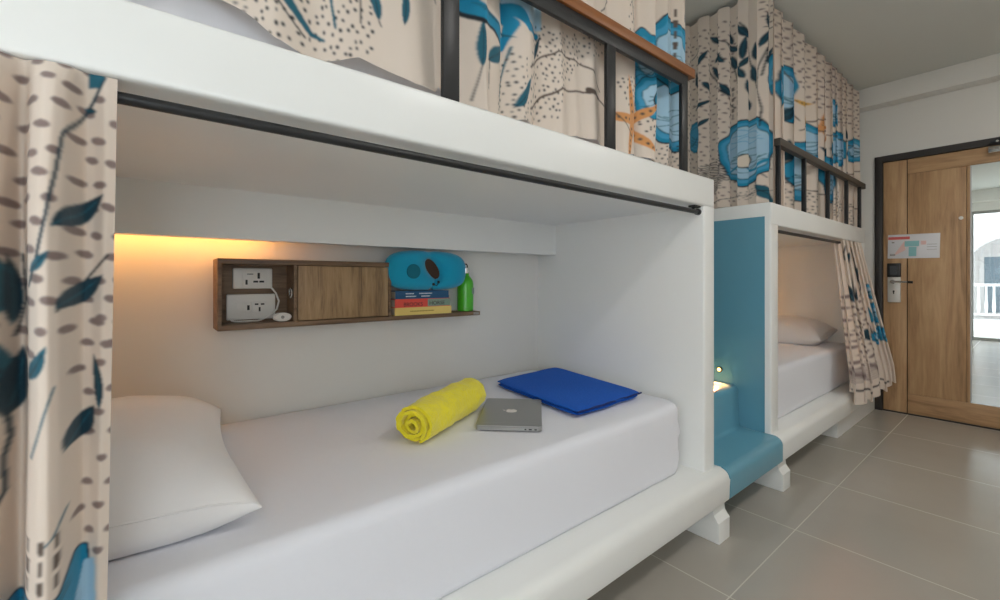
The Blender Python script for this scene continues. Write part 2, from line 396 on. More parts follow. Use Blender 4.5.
# ------------------------------------------------------------------ bunk building blocks
NOSE = [(.822, .165)] + arc(.877, .225, .055, 180, 90, 8)    # front, top rounded
def platform_profile(z_top=.28, z_bot=.152, yf=.82, r=.040, back=WL):
    p = arc(yf+.012, z_bot+.012, .012, 270, 180, 3) + arc(yf+r, z_top-r, r, 180, 90, 8) + [(back, z_top), (back, z_bot)]
    return p
def bevel_ends(bm, xs, off, seg=3):
    es = [e for e in bm.edges if any(abs(e.verts[0].co.x-x) < 1e-5 and abs(e.verts[1].co.x-x) < 1e-5 for x in xs)
          and not (abs(e.verts[0].co.y-WL) < 1e-4 and abs(e.verts[1].co.y-WL) < 1e-4)]
    bmesh.ops.bevel(bm, geom=es, offset=off, segments=seg, profile=.5, affect='EDGES')
def leg(parent, x0, x1):
    bm = bmesh.new()
    prism(bm, [(.822, 0), (.822, .085), (.845, .108), (.845, .152), (WL, .152), (WL, 0)], x0, x1)
    bevel_ends(bm, (x0, x1), .003, 2)
    return obj('leg', bm, 'bunk', parent)
def slab_sel(a, b): return abs(a.x-b.x) > .01 and a.y < .9 or (abs(a.z-b.z) > .01 and a.y < .9)
def soffit(parent, x0, x1, zt, dx=0):
    bm = bmesh.new(); prism(bm, [(1.72, 1.218), (1.775, 1.218), (1.775, 1.33), (1.863, 1.33), (1.863, zt), (1.72, zt)], x0-dx, x1-dx)
    return obj('soffit', bm, 'bunk', parent)
def led(parent, x0, x1, power, dx=0):
    bm = bmesh.new(); box(bm, x0-dx, x1-dx, 1.776, 1.784, 1.235, 1.247); o = obj('led_strip', bm, 'led', parent)
    l = bpy.data.lights.new('reading_light', 'AREA'); l.shape = 'RECTANGLE'; l.size = x1-x0; l.size_y = .05; l.energy = power; l.color = (1, .48, .13)
    lo = bpy.data.objects.new('reading_light', l); COL.objects.link(lo); lo.parent = parent; lo.location = ((x0+x1)/2-dx, 1.79, 1.25)
    lo.rotation_euler = (math.radians(12), 0, 0)

# ---- bunk 1 (near)
B1 = thing('bunk_bed', 'white built-in bunk bed nearest the camera, holding the laptop and towels', 'bunk bed', (0, 0, 0))
X0, X1 = -.42, 1.89
bm = bmesh.new(); prism(bm, platform_profile(), X0, 1.912); bevel_ends(bm, (X0, 1.912), .010, 3); obj('platform', bm, 'bunk', B1)
for a, b in ((1.812, 1.912), (.55, .65), (-.42, -.32)): leg(B1, a, b)
vert_front = lambda a, b: abs(a.z-b.z) > .01 and a.y < .9
bxo('side_panel', 1.80, X1, .875, WL, .28, 1.386, 'bunk', B1, bev=.009, seg=3, sel=vert_front)
bxo('side_panel', X0, X0+.09, .875, WL, .28, 1.386, 'bunk', B1, bev=.009, seg=3, sel=vert_front)
bm = bmesh.new(); box(bm, X0, X1, .875, WL, 1.385, 1.508, bev=.010, seg=3, sel=slab_sel); obj('upper_deck', bm, 'bunk', B1)
soffit(B1, X0+.09, 1.80, 1.385)
bm = bmesh.new(); tube(bm, [(X0+.09, .90, 1.362), (1.785, .90, 1.362)], .0095, 14)
rod = obj('curtain_rod', bm, 'black', B1)
bm = bmesh.new(); tube(bm, [(1.785, .90, 1.362), (1.80, .90, 1.362)], .013, 12); tube(bm, [(1.752, .90, 1.372), (1.77, .90, 1.385)], .006, 8)
box(bm, 1.742, 1.79, .886, .914, 1.378, 1.385); obj('rod_bracket', bm, 'black', rod)
led(B1, -.30, .36, .52)
# guard rail
bm = bmesh.new(); box(bm, X0, 1.735, .880, .922, 1.895, 1.932, bev=.004); gr = obj('guard_rail', bm, 'railwood', B1)
bm = bmesh.new(); box(bm, X0, 1.69, .888, .903, 1.850, 1.895, bev=.002); obj('rail_tube', bm, 'black', gr)
for x in (-.16, .547, 1.168, 1.64):
    bxo('rail_post', x, x+.046, .886, .900, 1.508, 1.851, 'black', gr, bev=.002)
bm = bmesh.new(); tube(bm, [(X0, .955, 2.60), (1.87, .955, 2.60)], .0095, 12)
for x in (0, .9, 1.8): tube(bm, [(x, .955, 2.60), (x, .955, CEIL)], .006, 8)
obj('upper_curtain_rod', bm, 'black', B1)

# ---- bunk 2 (far)
B2 = thing('bunk_bed', 'white built-in bunk bed beside the door, with the plump pillow on its lower bed', 'bunk bed', (2.515, 0, 0))
def off(o, x=2.515): 
    o.data.transform(Matrix.Translation((-x, 0, 0))); return o
XB, XE = 2.515, 4.44
bm = bmesh.new(); prism(bm, platform_profile(), XB-.0, XE); bevel_ends(bm, (XB, XE), .010, 3); off(obj('platform', bm, 'bunk', B2))
off(leg(B2, XB+.002, 2.622))
bm = bmesh.new(); prism(bm, [(.868, 0), (.868, .105), (.89, .128), (.89, .152), (WL, .152), (WL, 0)], 3.66, WF-.001); off(obj('plinth', bm, 'bunk', B2))
off(bxo('side_panel', XB, 2.615, .875, WL, .28, 1.366, 'bunk', B2, bev=.010, seg=3, sel=vert_front))
off(bxo('side_panel', XE-.09, XE, .875, WL, .28, 1.366, 'bunk', B2, bev=.010, seg=3, sel=vert_front))
bm = bmesh.new(); box(bm, XB, XE, .875, WL, 1.365, 1.482, bev=.010, seg=3, sel=slab_sel); off(obj('upper_deck', bm, 'bunk', B2))
soffit(B2, 2.615, XE-.09, 1.365, 2.515)
bm = bmesh.new(); box(bm, XB-.004, XB, .905, WL, .28, 1.41); bp_ = off(obj('blue_side_panel', bm, 'blue', B2)); bp_['label'] = 'glossy blue painted side beside the steps'
bm = bmesh.new(); tube(bm, [(2.615, .90, 1.342), (XE-.09, .90, 1.342)], .0095, 12); off(obj('curtain_rod', bm, 'black', B2))
bm = bmesh.new(); box(bm, 2.665, 4.50, .882, .915, 1.807, 1.848, bev=.003); g2 = off(obj('guard_rail', bm, 'bronze', B2)); g2['label'] = 'dark bronze guard rail'
for x in (2.668, 3.08, 3.55, 4.0, 4.37):
    off(bxo('rail_post', x, x+.022, .887, .909, 1.482, 1.808, 'black', g2, bev=.002))
bm = bmesh.new(); tube(bm, [(2.60, .975, 2.60), (4.60, .975, 2.60)], .010, 12); tube(bm, [(2.60, .975, 2.60), (2.60, WL, 2.60)], .010, 12)
for x in (2.60, 3.6, 4.5): tube(bm, [(x, .975, 2.60), (x, .975, CEIL)], .006, 8)
off(obj('upper_curtain_rod', bm, 'black', B2))
led(B2, 3.80, 4.32, 1.5, 2.515)

# ---- steps between the bunks
ST = thing('staircase', 'glossy blue built-in steps climbing between the two bunk beds', 'staircase', (1.914, .82, 0))
prof = arc(.832, .164, .012, 270, 180, 3) + arc(.860, .240, .040, 180, 90, 8)
yy, zz = 1.03, .28
for k in range(6):
    nz = zz+.225
    prof += arc(yy-.02, zz+.02, .02, 270, 360, 4) + arc(yy+.04, nz-.035, .035, 180, 90, 5)
    zz = nz; yy += .17
    if yy > 1.76: break
prof += [(WL-.004, zz), (WL-.004, .152)]
bm = bmesh.new(); prism(bm, prof, 1.914, 2.509)
bmesh.ops.translate(bm, vec=(-1.914, -.82, 0), verts=bm.verts); obj('treads', bm, 'blue', ST)
bm = bmesh.new(); lathe(bm, [(.016, 0), (.016, .004), (.012, .006)], n=18, M4=Matrix.Rotation(-PI/2, 4, 'Y'))
sl = obj('step_light_ring', bm, 'black', ST); sl.location = (2.511-1.914, 1.135-.82, .575)
bm = bmesh.new(); lathe(bm, [(.0095, .006), (.0095, .0085), (.006, .0095)], n=16, M4=Matrix.Rotation(-PI/2, 4, 'Y'))
o = obj('step_light_lens', bm, 'warm', sl)
l = bpy.data.lights.new('step_light', 'SPOT'); l.energy = 6; l.color = (1, .25, .07); l.shadow_soft_size = .008; l.spot_size = math.radians(115); l.spot_blend = .6
lo = bpy.data.objects.new('step_light', l); COL.objects.link(lo); lo.parent = ST; lo.location = (2.49-1.914, 1.135-.82, .578)
lo.rotation_euler = (0, math.radians(48), 0)

# ------------------------------------------------------------------ bedding
def mattress(name, label, x0, x1, y0, y1, z0, z1, rc=.10, wr=()):
    t = thing(name, label, 'mattress', ((x0+x1)/2, (y0+y1)/2, z0))
    bm = bmesh.new()
    W, D_, H = (x1-x0)/2, (y1-y0)/2, z1-z0
    nx, ny, nz, rt = 60, 34, 14, .035
    # rounded plan outline swept through a rounded height profile
    out = []
    for cx_, cy_, a in ((W-rc, D_-rc, 0), (-W+rc, D_-rc, 90), (-W+rc, -D_+rc, 180), (W-rc, -D_+rc, 270)):
        for k in range(9): out.append((cx_, cy_, math.radians(a+90*k/8)))
    pts = []
    for i, (cx_, cy_, a) in enumerate(out):
        nx_ = out[(i+1) % len(out)]
        pts.append((cx_+rc*math.cos(a), cy_+rc*math.sin(a), math.cos(a), math.sin(a)))
        if (cx_, cy_) != nx_[:2]:
            p = pts[-1]; q = (nx_[0]+rc*math.cos(nx_[2]), nx_[1]+rc*math.sin(nx_[2]))
            for k in range(1, 24): pts.append((p[0]+(q[0]-p[0])*k/24, p[1]+(q[1]-p[1])*k/24, p[2], p[3]))
    levels = [(-.02, .0), (-.006, .004), (0, .02)] + [(.004*math.sin(PI*t_), .02+(H-rt-.02)*t_) for t_ in [k/8 for k in range(1, 8)]]
    levels += [(-rt+rt*math.cos(math.radians(a)), H-rt+rt*math.sin(math.radians(a))) for a in (0, 20, 45, 70, 90)]
    rings = []
    for o_, z in levels:
        ring = []
        for (px, py, nx_, ny_) in pts:
            corner = abs(nx_*ny_)*2
            w = .0065*math.sin(z*55+(px-py)*60)*corner*max(0, math.sin(PI*min(1, z/H)))
            w += .0016*fbm(px*1.2, py*1.2+9, z*.6, 7)
            ring.append(bm.verts.new((px+nx_*(o_+w), py+ny_*(o_+w), z)))
        rings.append(ring)
    n = len(pts)
    # top: shrink rings inward
    for s in (.93, .82, .66, .45, .2):
        ring = []
        for (px, py, nx_, ny_) in pts:
            x, y = (px-nx_*rt)*s, (py-ny_*rt)*s
            ring.append(bm.verts.new((x, y, H+.004*(1-s)+.0025*fbm(x, y, 3, 6)+.002*fbm(x, y*2, 8, 14))))
        rings.append(ring)
    for a, b in zip(rings, rings[1:]):
        for k in range(n): bm.faces.new((a[k], a[(k+1) % n], b[(k+1) % n], b[k]))
    bm.faces.new(rings[0][::-1]); bm.faces.new(rings[-1])
    obj('fitted_sheet', bm, 'sheet', t, angle=60)
    return t
mattress('mattress', 'mattress in white fitted sheet on the near lower bunk, under the laptop', -.310, 1.772, .935, 1.855, .281, .565)
mattress('mattress', 'mattress in white fitted sheet on the far lower bunk beside the door', 2.63, 4.335, .935, 1.855, .281, .575)
mattress('mattress', 'white mattress on the upper deck, glimpsed under the lifted curtain hem', -.40, 1.86, 1.03, 1.855, 1.508, 1.66)

def pillow(name, label, loc, rz, L_, W_, H_, tilt=(0, 0), seed=0):
    """long side along local y; piped seam round the middle; pinched corners"""
    t = thing(name, label, 'pillow', loc, rz)
    bm = bmesh.new(); nu, nv = 44, 60
    def pt(u, v, s):
        k = (1-abs(u)**2.6)**.55*(1-abs(v)**3.2)**.5
        pin = 1-.10*(1-abs(v)**2)*abs(u)**2 ; pin2 = 1-.07*(1-abs(u)**2)*abs(v)**2
        x = u*W_/2*pin; y = v*L_/2*pin2
        cr = max(0, abs(u)+abs(v)-1.25)
        up = H_*.71*k; dn = H_*.29*min(1, k*1.6)
        wr = .006*fbm(x*3, y*3, seed, 3)*k + .004*math.sin((x-y)*60+seed)*math.exp(-((abs(u)+abs(v)-1.5)/.3)**2)*k
        zz_ = H_*.29 + (up+wr if s > 0 else -dn)
        zz_ += .02*cr
        zz_ += tilt[0]*u*W_/2+tilt[1]*v*L_/2
        return (x, y, max(zz_, .0005))
    G = {}
    for s in (1, -1):
        for i in range(nu+1):
            for j in range(nv+1):
                b_ = i in (0, nu) or j in (0, nv)
                if s < 0 and b_: G[s, i, j] = G[1, i, j]; continue
                u = math.sin((i/nu*2-1)*PI/2); v = math.sin((j/nv*2-1)*PI/2)
                G[s, i, j] = bm.verts.new(pt(u, v, s))
        for i in range(nu):
            for j in range(nv):
                q = (G[s, i, j], G[s, i+1, j], G[s, i+1, j+1], G[s, i, j+1])
                bm.faces.new(q if s > 0 else q[::-1])
    obj('pillowcase', bm, 'pillow', t, angle=80)
    bm = bmesh.new(); ring = []
    for k in range(33): ring.append(pt(-1+2*k/32, -.985, 1))
    tube(bm, [(x, y, z) for x, y, z in ring], .0022, 6); obj('seam', bm, 'pillow', t)
    return t
pillow('pillow', 'white pillow on the near lower bunk, behind the curtain at left', (-.055, 1.385, .570), math.radians(-1), .74, .50, .19, tilt=(-.06, .04), seed=2)
pillow('pillow', 'plump white pillow on the far lower bunk by the gathered curtain', (4.10, 1.39, .578), 0, .74, .44, .20, tilt=(.1, 0), seed=5)

# yellow rolled towel
tw = thing('rolled_towel', 'bright yellow towel rolled up on the near mattress beside the laptop', 'towel', (.642, 1.222, .571), math.atan2(.205, .37))
bm = bmesh.new(); turns, th, NS, NL, LEN = 3.68, .0130, 170, 60, .415
rin = .008; rows = []
for j in range(NL+1):
    x = LEN*j/NL
    row = []
    for i in range(NS+1):
        a = turns*2*PI*i/NS; r = rin+th*turns*i/NS*1.03
        endp = 0.012*math.sin(a*.5+1)*(1 if j < 3 else 0)*(1 if i < NS*.8 else .3)
        th_ = th*.80*(.7 if i > NS-4 else 1)
        wob = .0040*fbm(x*5, math.cos(a), math.sin(a), 2.2)+(.0018*math.sin(x*34+a*2.1)+.0028*math.exp(-((((a%(2*PI))-x*7.5-.2)/.16)**2))+.004*fbm(x*9, math.cos(a)*1.5, math.sin(a)*1.5, 3.1))*(1 if i > NS*.72 else 0)
        sc_ = 1 + .10*math.exp(-((x-.30)/.06)**2)*(.5) - .10*max(0, (x-.40)/.08)*(i/NS)
        for rr_ in (r, r+th_):
            R = (rr_+wob)*sc_
            flat = 1 - .10*max(0, -math.sin(a))
            row.append(bm.verts.new((x-endp, R*math.cos(a)*1.03, .0575+R*math.sin(a)*flat)))
    rows.append(row)
for a, b in zip(rows, rows[1:]):
    for i in range(NS):
        bm.faces.new((a[2*i], a[2*i+2], b[2*i+2], b[2*i])); bm.faces.new((a[2*i+1], b[2*i+1], b[2*i+3], a[2*i+3]))
    bm.faces.new((a[0], b[0], b[1], a[1])); bm.faces.new((a[-2], a[-1], b[-1], b[-2]))
for r_ in (rows[0], rows[-1]):
    for i in range(NS): bm.faces.new((r_[2*i], r_[2*i+1], r_[2*i+3], r_[2*i+2]))
obj('terry_cloth', bm, 'yellow', tw, angle=70)

# blue folded towel
bt = thing('folded_towel', 'royal blue folded towel lying flat at the foot of the near mattress', 'towel', (1.49, 1.37, .572), 0)
def slab(bm, cx_, cy_, hx, hy, z0, h, seed, mi=0):
    nu, nv = 30, 36; G = {}
    for s in (1, -1):
        for i in range(nu+1):
            for j in range(nv+1):
                b_ = i in (0, nu) or j in (0, nv)
                if s < 0 and b_: G[s, i, j] = G[1, i, j]; continue
                u = math.sin((i/nu*2-1)*PI/2); v = math.sin((j/nv*2-1)*PI/2)
                k = (1-abs(u)**14)**.5*(1-abs(v)**14)**.5
                uu = u*(1-.035*abs(u*v)**3)*hx; vv = v*(1-.035*abs(u*v)**3)*hy
                qx = [(1.228, 1.062), (1.663, 1.079), (1.772, 1.700), (1.300, 1.643)]
                a_, b_2 = (uu+1)/2, (vv+1)/2
                x = (qx[0][0]*(1-a_)+qx[1][0]*a_)*(1-b_2)+(qx[3][0]*(1-a_)+qx[2][0]*a_)*b_2-1.49+.008*fbm(v*2, seed, 0, 1)
                y = (qx[0][1]*(1-a_)+qx[1][1]*a_)*(1-b_2)+(qx[3][1]*(1-a_)+qx[2][1]*a_)*b_2-1.37+.008*fbm(u*2, seed, 4, 1)
                z = z0+h/2+s*h/2*k+(.003*fbm(x, y, seed, 9)*k if s > 0 else 0)
                G[s, i, j] = bm.verts.new((x, y, z))
        for i in range(nu):
            for j in range(nv):
                q = (G[s, i, j], G[s, i+1, j], G[s, i+1, j+1], G[s, i, j+1])
                f = bm.faces.new(q if s > 0 else q[::-1]); f.material_index = mi
bm = bmesh.new()
slab(bm, 0, 0, .985, .985, 0, .015, 1); slab(bm, 0, 0, 1.0, 1.0, .0135, .015, 2)
obj('folded_cloth', bm, 'royal', bt, angle=70)
qx = [(1.228, 1.062), (1.663, 1.079), (1.772, 1.700), (1.300, 1.643)]
bm = bmesh.new(); ring = []
for k in range(25): ring.append((-.262+.43*k/24*1.0+.002, -.306+.017*k/24, .0215+.001*math.sin(k*1.3)))
tube(bm, ring, .0035, 6); o = obj('piping', bm, 'royaldark', bt); o['label'] = 'darker navy edge piping'

# laptop
lp = thing('laptop', 'closed silver laptop lying on the near mattress between the two towels', 'laptop', (1.066, 1.246, .5700), math.atan2(.252, .244))
LW, LD = .335, .224
def rrect(w, d, r):
    return arc(w/2-r, d/2-r, r, 0, 90, 5)+arc(-w/2+r, d/2-r, r, 90, 180, 5)+arc(-w/2+r, -d/2+r, r, 180, 270, 5)+arc(w/2-r, -d/2+r, r, 270, 360, 5)
bm = bmesh.new(); prism(bm, rrect(LW, LD, .012), .002, .0125, 'z'); obj('base', bm, 'alu', lp)
bm = bmesh.new(); prism(bm, rrect(LW-.004, LD-.004, .011), .0125, .0135, 'z'); obj('lid_gap', bm, 'dark', lp)
bm = bmesh.new(); prism(bm, rrect(LW, LD, .012), .0135, .0185, 'z')
bmesh.ops.bevel(bm, geom=[e for e in bm.edges if e.verts[0].co.z > .018 and e.verts[1].co.z > .018], offset=.0012, segments=2, affect='EDGES')
lid = obj('lid', bm, 'alu', lp)
# emblem on the lid: bitten apple with a leaf
ap = []
for k in range(48):
    a = 2*PI*k/48
    r = 1-.13*math.exp(-((a-PI/2)/.28)**2)-.07*math.exp(-((a-3*PI/2)/.25)**2)+.06*math.cos(2*a+PI)*0
    x, y = r*math.cos(a)*(.97+.05*math.sin(a)), r*math.sin(a)
    d = math.hypot(x-1.22, y-.12)
    if d < .5: 
        ux, uy = (x-1.22)/d, (y-.12)/d; x, y = 1.22+ux*.5, .12+uy*.5
    ap.append((x*.021, y*.021))
bm = bmesh.new(); prism(bm, ap, .0184, .0189, 'z'); prism(bm, [(-.001, .022), (.003, .031), (.011, .034), (.008, .026)], .0184, .0189, 'z')
em = obj('emblem', bm, 'white', lid); em.rotation_euler = (0, 0, 0); em['label'] = 'white bitten-apple emblem'
bm = bmesh.new(); xe = -LW/2-.0003
for y, w in ((-.095, .008), (-.078, .010), (-.060, .006)): box(bm, xe, xe+.002, y, y+w, .0055, .0095)
obj('ports', bm, 'dark', lp)
for x in (-.14, .14):
    for y in (-.09, .09):
        bm = bmesh.new(); lathe(bm, [(.008, 0), (.008, .002)], (x, y, 0), 12); obj('rubber_foot', bm, 'dark', lp)

# ------------------------------------------------------------------ wall shelf with sockets
SH = thing('wall_shelf', 'walnut wall cabinet shelf with oak door mounted above the near bed', 'shelf', (.19, WL, .91))
sx, sy, sz = -.19, -WL, -.91
YF = 1.74
def sh(bm): bmesh.ops.translate(bm, vec=(sx, sy, sz), verts=bm.verts)
bm = bmesh.new(); box(bm, .19, 1.285, YF, 1.864, .905, .924, bev=.0015); sh(bm); obj('bottom_board', bm, 'walnut', SH)
bm = bmesh.new(); box(bm, .19, .815, YF, 1.864, 1.133, 1.152, bev=.0015); sh(bm); obj('top_board', bm, 'walnut', SH)
bm = bmesh.new(); bm.free()
for a_, b_, c_ in ((.19, .202, .002), (.43, .442, .004), (.803, .815, 0)):
    bm = bmesh.new(); box(bm, a_, b_, YF+c_, 1.864, .924, 1.133); sh(bm); obj('side_board', bm, 'walnut', SH)
bm = bmesh.new(); box(bm, .202, .803, 1.852, 1.864, .924, 1.133); sh(bm); obj('back_board', bm, 'walnut', SH)
bm = bmesh.new(); box(bm, .444, .801, YF+.001, YF+.018, .927, 1.131, bev=.001); sh(bm); dr = obj('cabinet_door', bm, 'oakpanel', SH)
bm = bmesh.new()
rg = [(.4275-.0, 1.79+.0, 1.03)]
for k in range(25):
    a = 2*PI*k/24; rg.append((.428, YF+.04+.018*math.cos(a), 1.03+.018*math.sin(a)))
tube(bm, rg[1:], .004, 8, cap=False); sh(bm); obj('cable_ring', bm, 'chrome', SH)
bm = bmesh.new(); box(bm, 1.245, 1.278, YF-.0005, YF+.001, .908, .921); sh(bm); obj('end_cap', bm, 'grey', SH)

def socket(name, label, x0, x1, z0, z1, build):
    t = thing(name, label, 'socket', ((x0+x1)/2, 1.852, (z0+z1)/2))
    w, h = x1-x0, z1-z0
    bm = bmesh.new(); box(bm, -w/2, w/2, -.010, 0, -h/2, h/2, bev=.004, seg=3); obj('plate', bm, 'white', t)
    bm = bmesh.new(); bm2 = bmesh.new(); build(bm, bm2, w, h); obj('module', bm, 'white', t); obj('slots', bm2, 'dark', t)
    return t
def b1(a, d, w, h):
    box(a, -.036, .045, -.012, -.009, -.030, .028, bev=.001)
    for x, z, u, v in ((-.022, -.014, .0035, .009), (.008, -.012, .008, .0035), (.028, -.012, .008, .0035), (.018, .010, .004, .011), (-.010, .016, .010, .0015)):
        box(d, x-u, x+u, -.0126, -.0115, z-v, z+v)
def b2(a, d, w, h):
    box(a, -.048, -.024, -.012, -.009, -.022, .018, bev=.001); box(a, -.022, 0, -.012, -.009, -.022, .018, bev=.001); box(a, .003, .050, -.012, -.009, -.022, .018, bev=.001)
    for x, z, u, v in ((-.011, -.003, .004, .009), (.016, .009, .006, .003), (.036, .009, .006, .003), (.026, -.010, .003, .008)):
        box(d, x-u, x+u, -.0126, -.0115, z-v, z+v)
socket('wall_socket', 'upper small white wall socket in the open niche of the wooden shelf', .248, .378, 1.046, 1.122, b1)
socket('wall_socket', 'lower wide white wall socket with switch in the niche of the wooden shelf', .228, .388, .932, 1.026, b2)
bm = bmesh.new()
cab = [onY(*p, 1.83) for p in ((271, 287), (276, 293), (279, 301), (277, 309), (270, 316), (258, 321), (244, 323), (232, 321), (229, 318))]
cpts = []
for i in range(len(cab)-1):
    for k in range(4):
        t_ = k/4; cpts.append((cab[i][0]*(1-t_)+cab[i+1][0]*t_, 1.832-.0*i, max(.9275, cab[i][1]*(1-t_)+cab[i+1][1]*t_)))
tube(bm, cpts, .0032, 8)
o = obj('charging_cable', bm, 'white'); tag(o, 'thin white cable looping round the lower wall socket', 'cable')
# white oval charger case
bm = bmesh.new(); oval = [(.031*math.cos(2*PI*k/28)*(1+.12*abs(math.sin(2*PI*k/28))), .016*math.sin(2*PI*k/28)) for k in range(28)]
prism(bm, oval, -.012, .012, 'y'); bmesh.ops.bevel(bm, geom=[e for e in bm.edges if abs(e.verts[0].co.y-e.verts[1].co.y) < 1e-5], offset=.005, segments=3, affect='EDGES')
ec = thing('earbud_case', 'small white oval charging case lying on the bottom board of the wooden shelf', 'case', (.396, YF+.035, .941))
obj('case_body', bm, 'white', ec)
bm = bmesh.new(); lathe(bm, [(.006, 0), (.006, .0008)], (0, -.0122, 0), 14, M4=Matrix.Rotation(PI/2, 4, 'X')); obj('case_button', bm, 'grey', ec)

# books
def book(label, x0, x1, z0, z1, y0, y1, cover, rz=0, split=None):
    t = thing('book', label, 'book', ((x0+x1)/2, (y0+y1)/2, z0), rz, 'books stacked flat on the wooden shelf')
    w, d, h = (x1-x0)/2, (y1-y0)/2, z1-z0
    c = .0025
    bm = bmesh.new(); box(bm, -w, w, -d, d, 0, c); box(bm, -w, w, -d, d, h-c, h); 
    if split: box(bm, -w, split, -d, -d+c, c, h-c); box(bm, split, w, -d, -d+c, c, h-c, mi=1)
    else: box(bm, -w, w, -d, -d+c, c, h-c)
    obj('cover', bm, cover, t, smooth=False)
    bm = bmesh.new(); box(bm, -w+.003, w-.003, -d+c, d-.003, c, h-c); obj('pages', bm, 'paper', t)
    return t, w, d, h
RT = (PI/2, 0, 0)
def print_line(parent, mat, x0, x1, z, h, y):
    # faint unreadable print: one continuous serrated band
    n = max(3, int((x1-x0)/(h*.55))); pts = []
    for k in range(n+1): pts.append((x0+(x1-x0)*k/n, z+h*(1 if k % 2 else .62)))
    bm = bmesh.new(); prism(bm, pts+[(x1, z+h*.3)]+[(x0+(x1-x0)*k/n, z+h*(0 if k % 2 else .3)) for k in range(n-1, 0, -1)]+[(x0, z+h*.3)], y-.0003, y+.0003, 'y')
    obj('spine_print', bm, mat, parent, smooth=False)
t, w, d, h = book('yellow book at the bottom of the stack on the wooden shelf', .832, 1.115, .924, .958, 1.737, 1.835, 'bookyellow', math.radians(-1))
print_line(t, 'inkbrown', -.07, .05, .013, .007, -d-.0003)
t, w, d, h = book('red and grey-green book in the middle of the stack on the wooden shelf', .828, 1.108, .958, .995, 1.735, 1.830, ['bookred', 'bookteal'], math.radians(1), split=.020)
text_obj('spine_text', 'BROOKS', .024, 'ink', t, (-.10, -d-.0002, .005), RT)
text_obj('spine_text', 'HORSE', .024, 'ink', t, (.028, -d-.0002, .008), RT, xs=1.1)
t, w, d, h = book('dark blue book on top of the stack on the wooden shelf', .835, 1.100, .995, 1.030, 1.737, 1.828, 'bookblue', math.radians(-1))
print_line(t, 'inkwhite', -.085, -.045, .020, .006, -d-.0003); print_line(t, 'inkwhite', -.085, -.035, .008, .006, -d-.0003)
print_line(t, 'inkwhite', -.02, .045, .020, .006, -d-.0003); print_line(t, 'inkwhite', -.01, .035, .008, .006, -d-.0003)
t, w, d, h = book('small grey book lying behind the stack beside the green bottle', 1.02, 1.168, .924, 1.004, 1.838, 1.862, 'bookgrey')
t['group'] = 'books on the wooden shelf'; del t['group']

# neck pillow
nk = thing('neck_pillow', 'teal U-shaped travel neck pillow resting on the stacked books', 'neck pillow', (1.0, 1.76, 1.031))
bm = bmesh.new(); NA, NT = 72, 24; rings = []
for i in range(NA):
    a = 2*PI*i/NA; ca, sa = math.cos(a), math.sin(a)
    ro = (abs(ca/.205)**3.3+abs(sa/.090)**3.3)**(-1/3.3)
    if sa > 0: ro *= 1-.05*math.exp(-(ca/.25)**2)
    crease = math.exp(-((a-math.radians(278))/.10)**2)
    ro *= 1-.16*crease
    O = Vector((ro*ca, 0, ro*sa))
    hx, hz = .050*math.cos(a+.95), .025*math.sin(a+.95)
    I = Vector((.020+hx*math.cos(-.95)-hz*math.sin(-.95), 0, .008+hx*math.sin(-.95)+hz*math.cos(-.95)))
    c = (O+I)/2; h_ = (O-I)/2; thk = (.030+.020*abs(ca))*(1-.5*crease)
    rings.append([bm.verts.new(c+h_*math.cos(2*PI*k/NT)+Vector((0, thk*math.sin(2*PI*k/NT), 0))) for k in range(NT)])
for i in range(NA):
    a, b = rings[i], rings[(i+1) % NA]
    for k in range(NT): bm.faces.new((a[k], a[(k+1) % NT], b[(k+1) % NT], b[k]))
for v in bm.verts: v.co.z += .0895
npo = obj('cushion', bm, 'teal', nk, angle=80)
bm = bmesh.new(); lathe(bm, [(.001, -.004), (.030, -.004), (.032, 0), (.030, .003), (.001, .004)], (0, 0, 0), 24, M4=Matrix.Rotation(PI/2, 4, 'X'))
o = obj('vent_patch', bm, 'tealdark', nk); o.location = (-.096, -.0525, .084); o.rotation_euler = (0, 0, math.radians(-6)); o['label'] = 'darker teal round patch'
bm = bmesh.new(); prism(bm, [(.020+.056*math.cos(q)*.58+.030*math.sin(q)*.81, .0975-.056*math.cos(q)*.81+.030*math.sin(q)*.58) for q in np.linspace(0, 2*PI, 25)[:-1]], -.012, -.006, 'y')  # dark brown oval panel set in the hole of the cushion
o = obj('inner_panel', bm, 'inner_panel', nk); o['label'] = 'dark brown panel filling the opening'
bm = bmesh.new()
for x in (-.012, .014): lathe(bm, [(.005, -.006), (.006, 0), (.005, .006)], (x+.025, -.035, .032+x*.4), 10)
tube(bm, [(.013, -.035, .03), (.025, -.042, .02), (.039, -.035, .036)], .002, 6)
obj('toggle', bm, 'dark', nk)

# bottle
bo = thing('water_bottle', 'green metal water bottle standing at the end of the wooden shelf', 'bottle', (1.236, 1.797, .9245))
bm = bmesh.new(); lathe(bm, [(.036, 0), (.040, .004), (.040, .135), (.037, .150), (.028, .164), (.019, .174), (.017, .186)]); obj('bottle_body', bm, 'green', bo)
bm = bmesh.new(); lathe(bm, [(.020, .186), (.020, .210), (.016, .214)]); cp = obj('cap', bm, 'chrome', bo)
bm = bmesh.new(); tube(bm, [(-.012, 0, .213), (-.012, 0, .225), (-.006, 0, .232), (.006, 0, .232), (.012, 0, .225), (.012, 0, .213)], .003, 8); obj('carry_loop', bm, 'dark', cp)
bm = bmesh.new(); box(bm, -.006, .014, -.0415, -.0385, .085, .115); o = obj('sticker', bm, 'bookteal', bo); o.rotation_euler = (0, 0, .5)

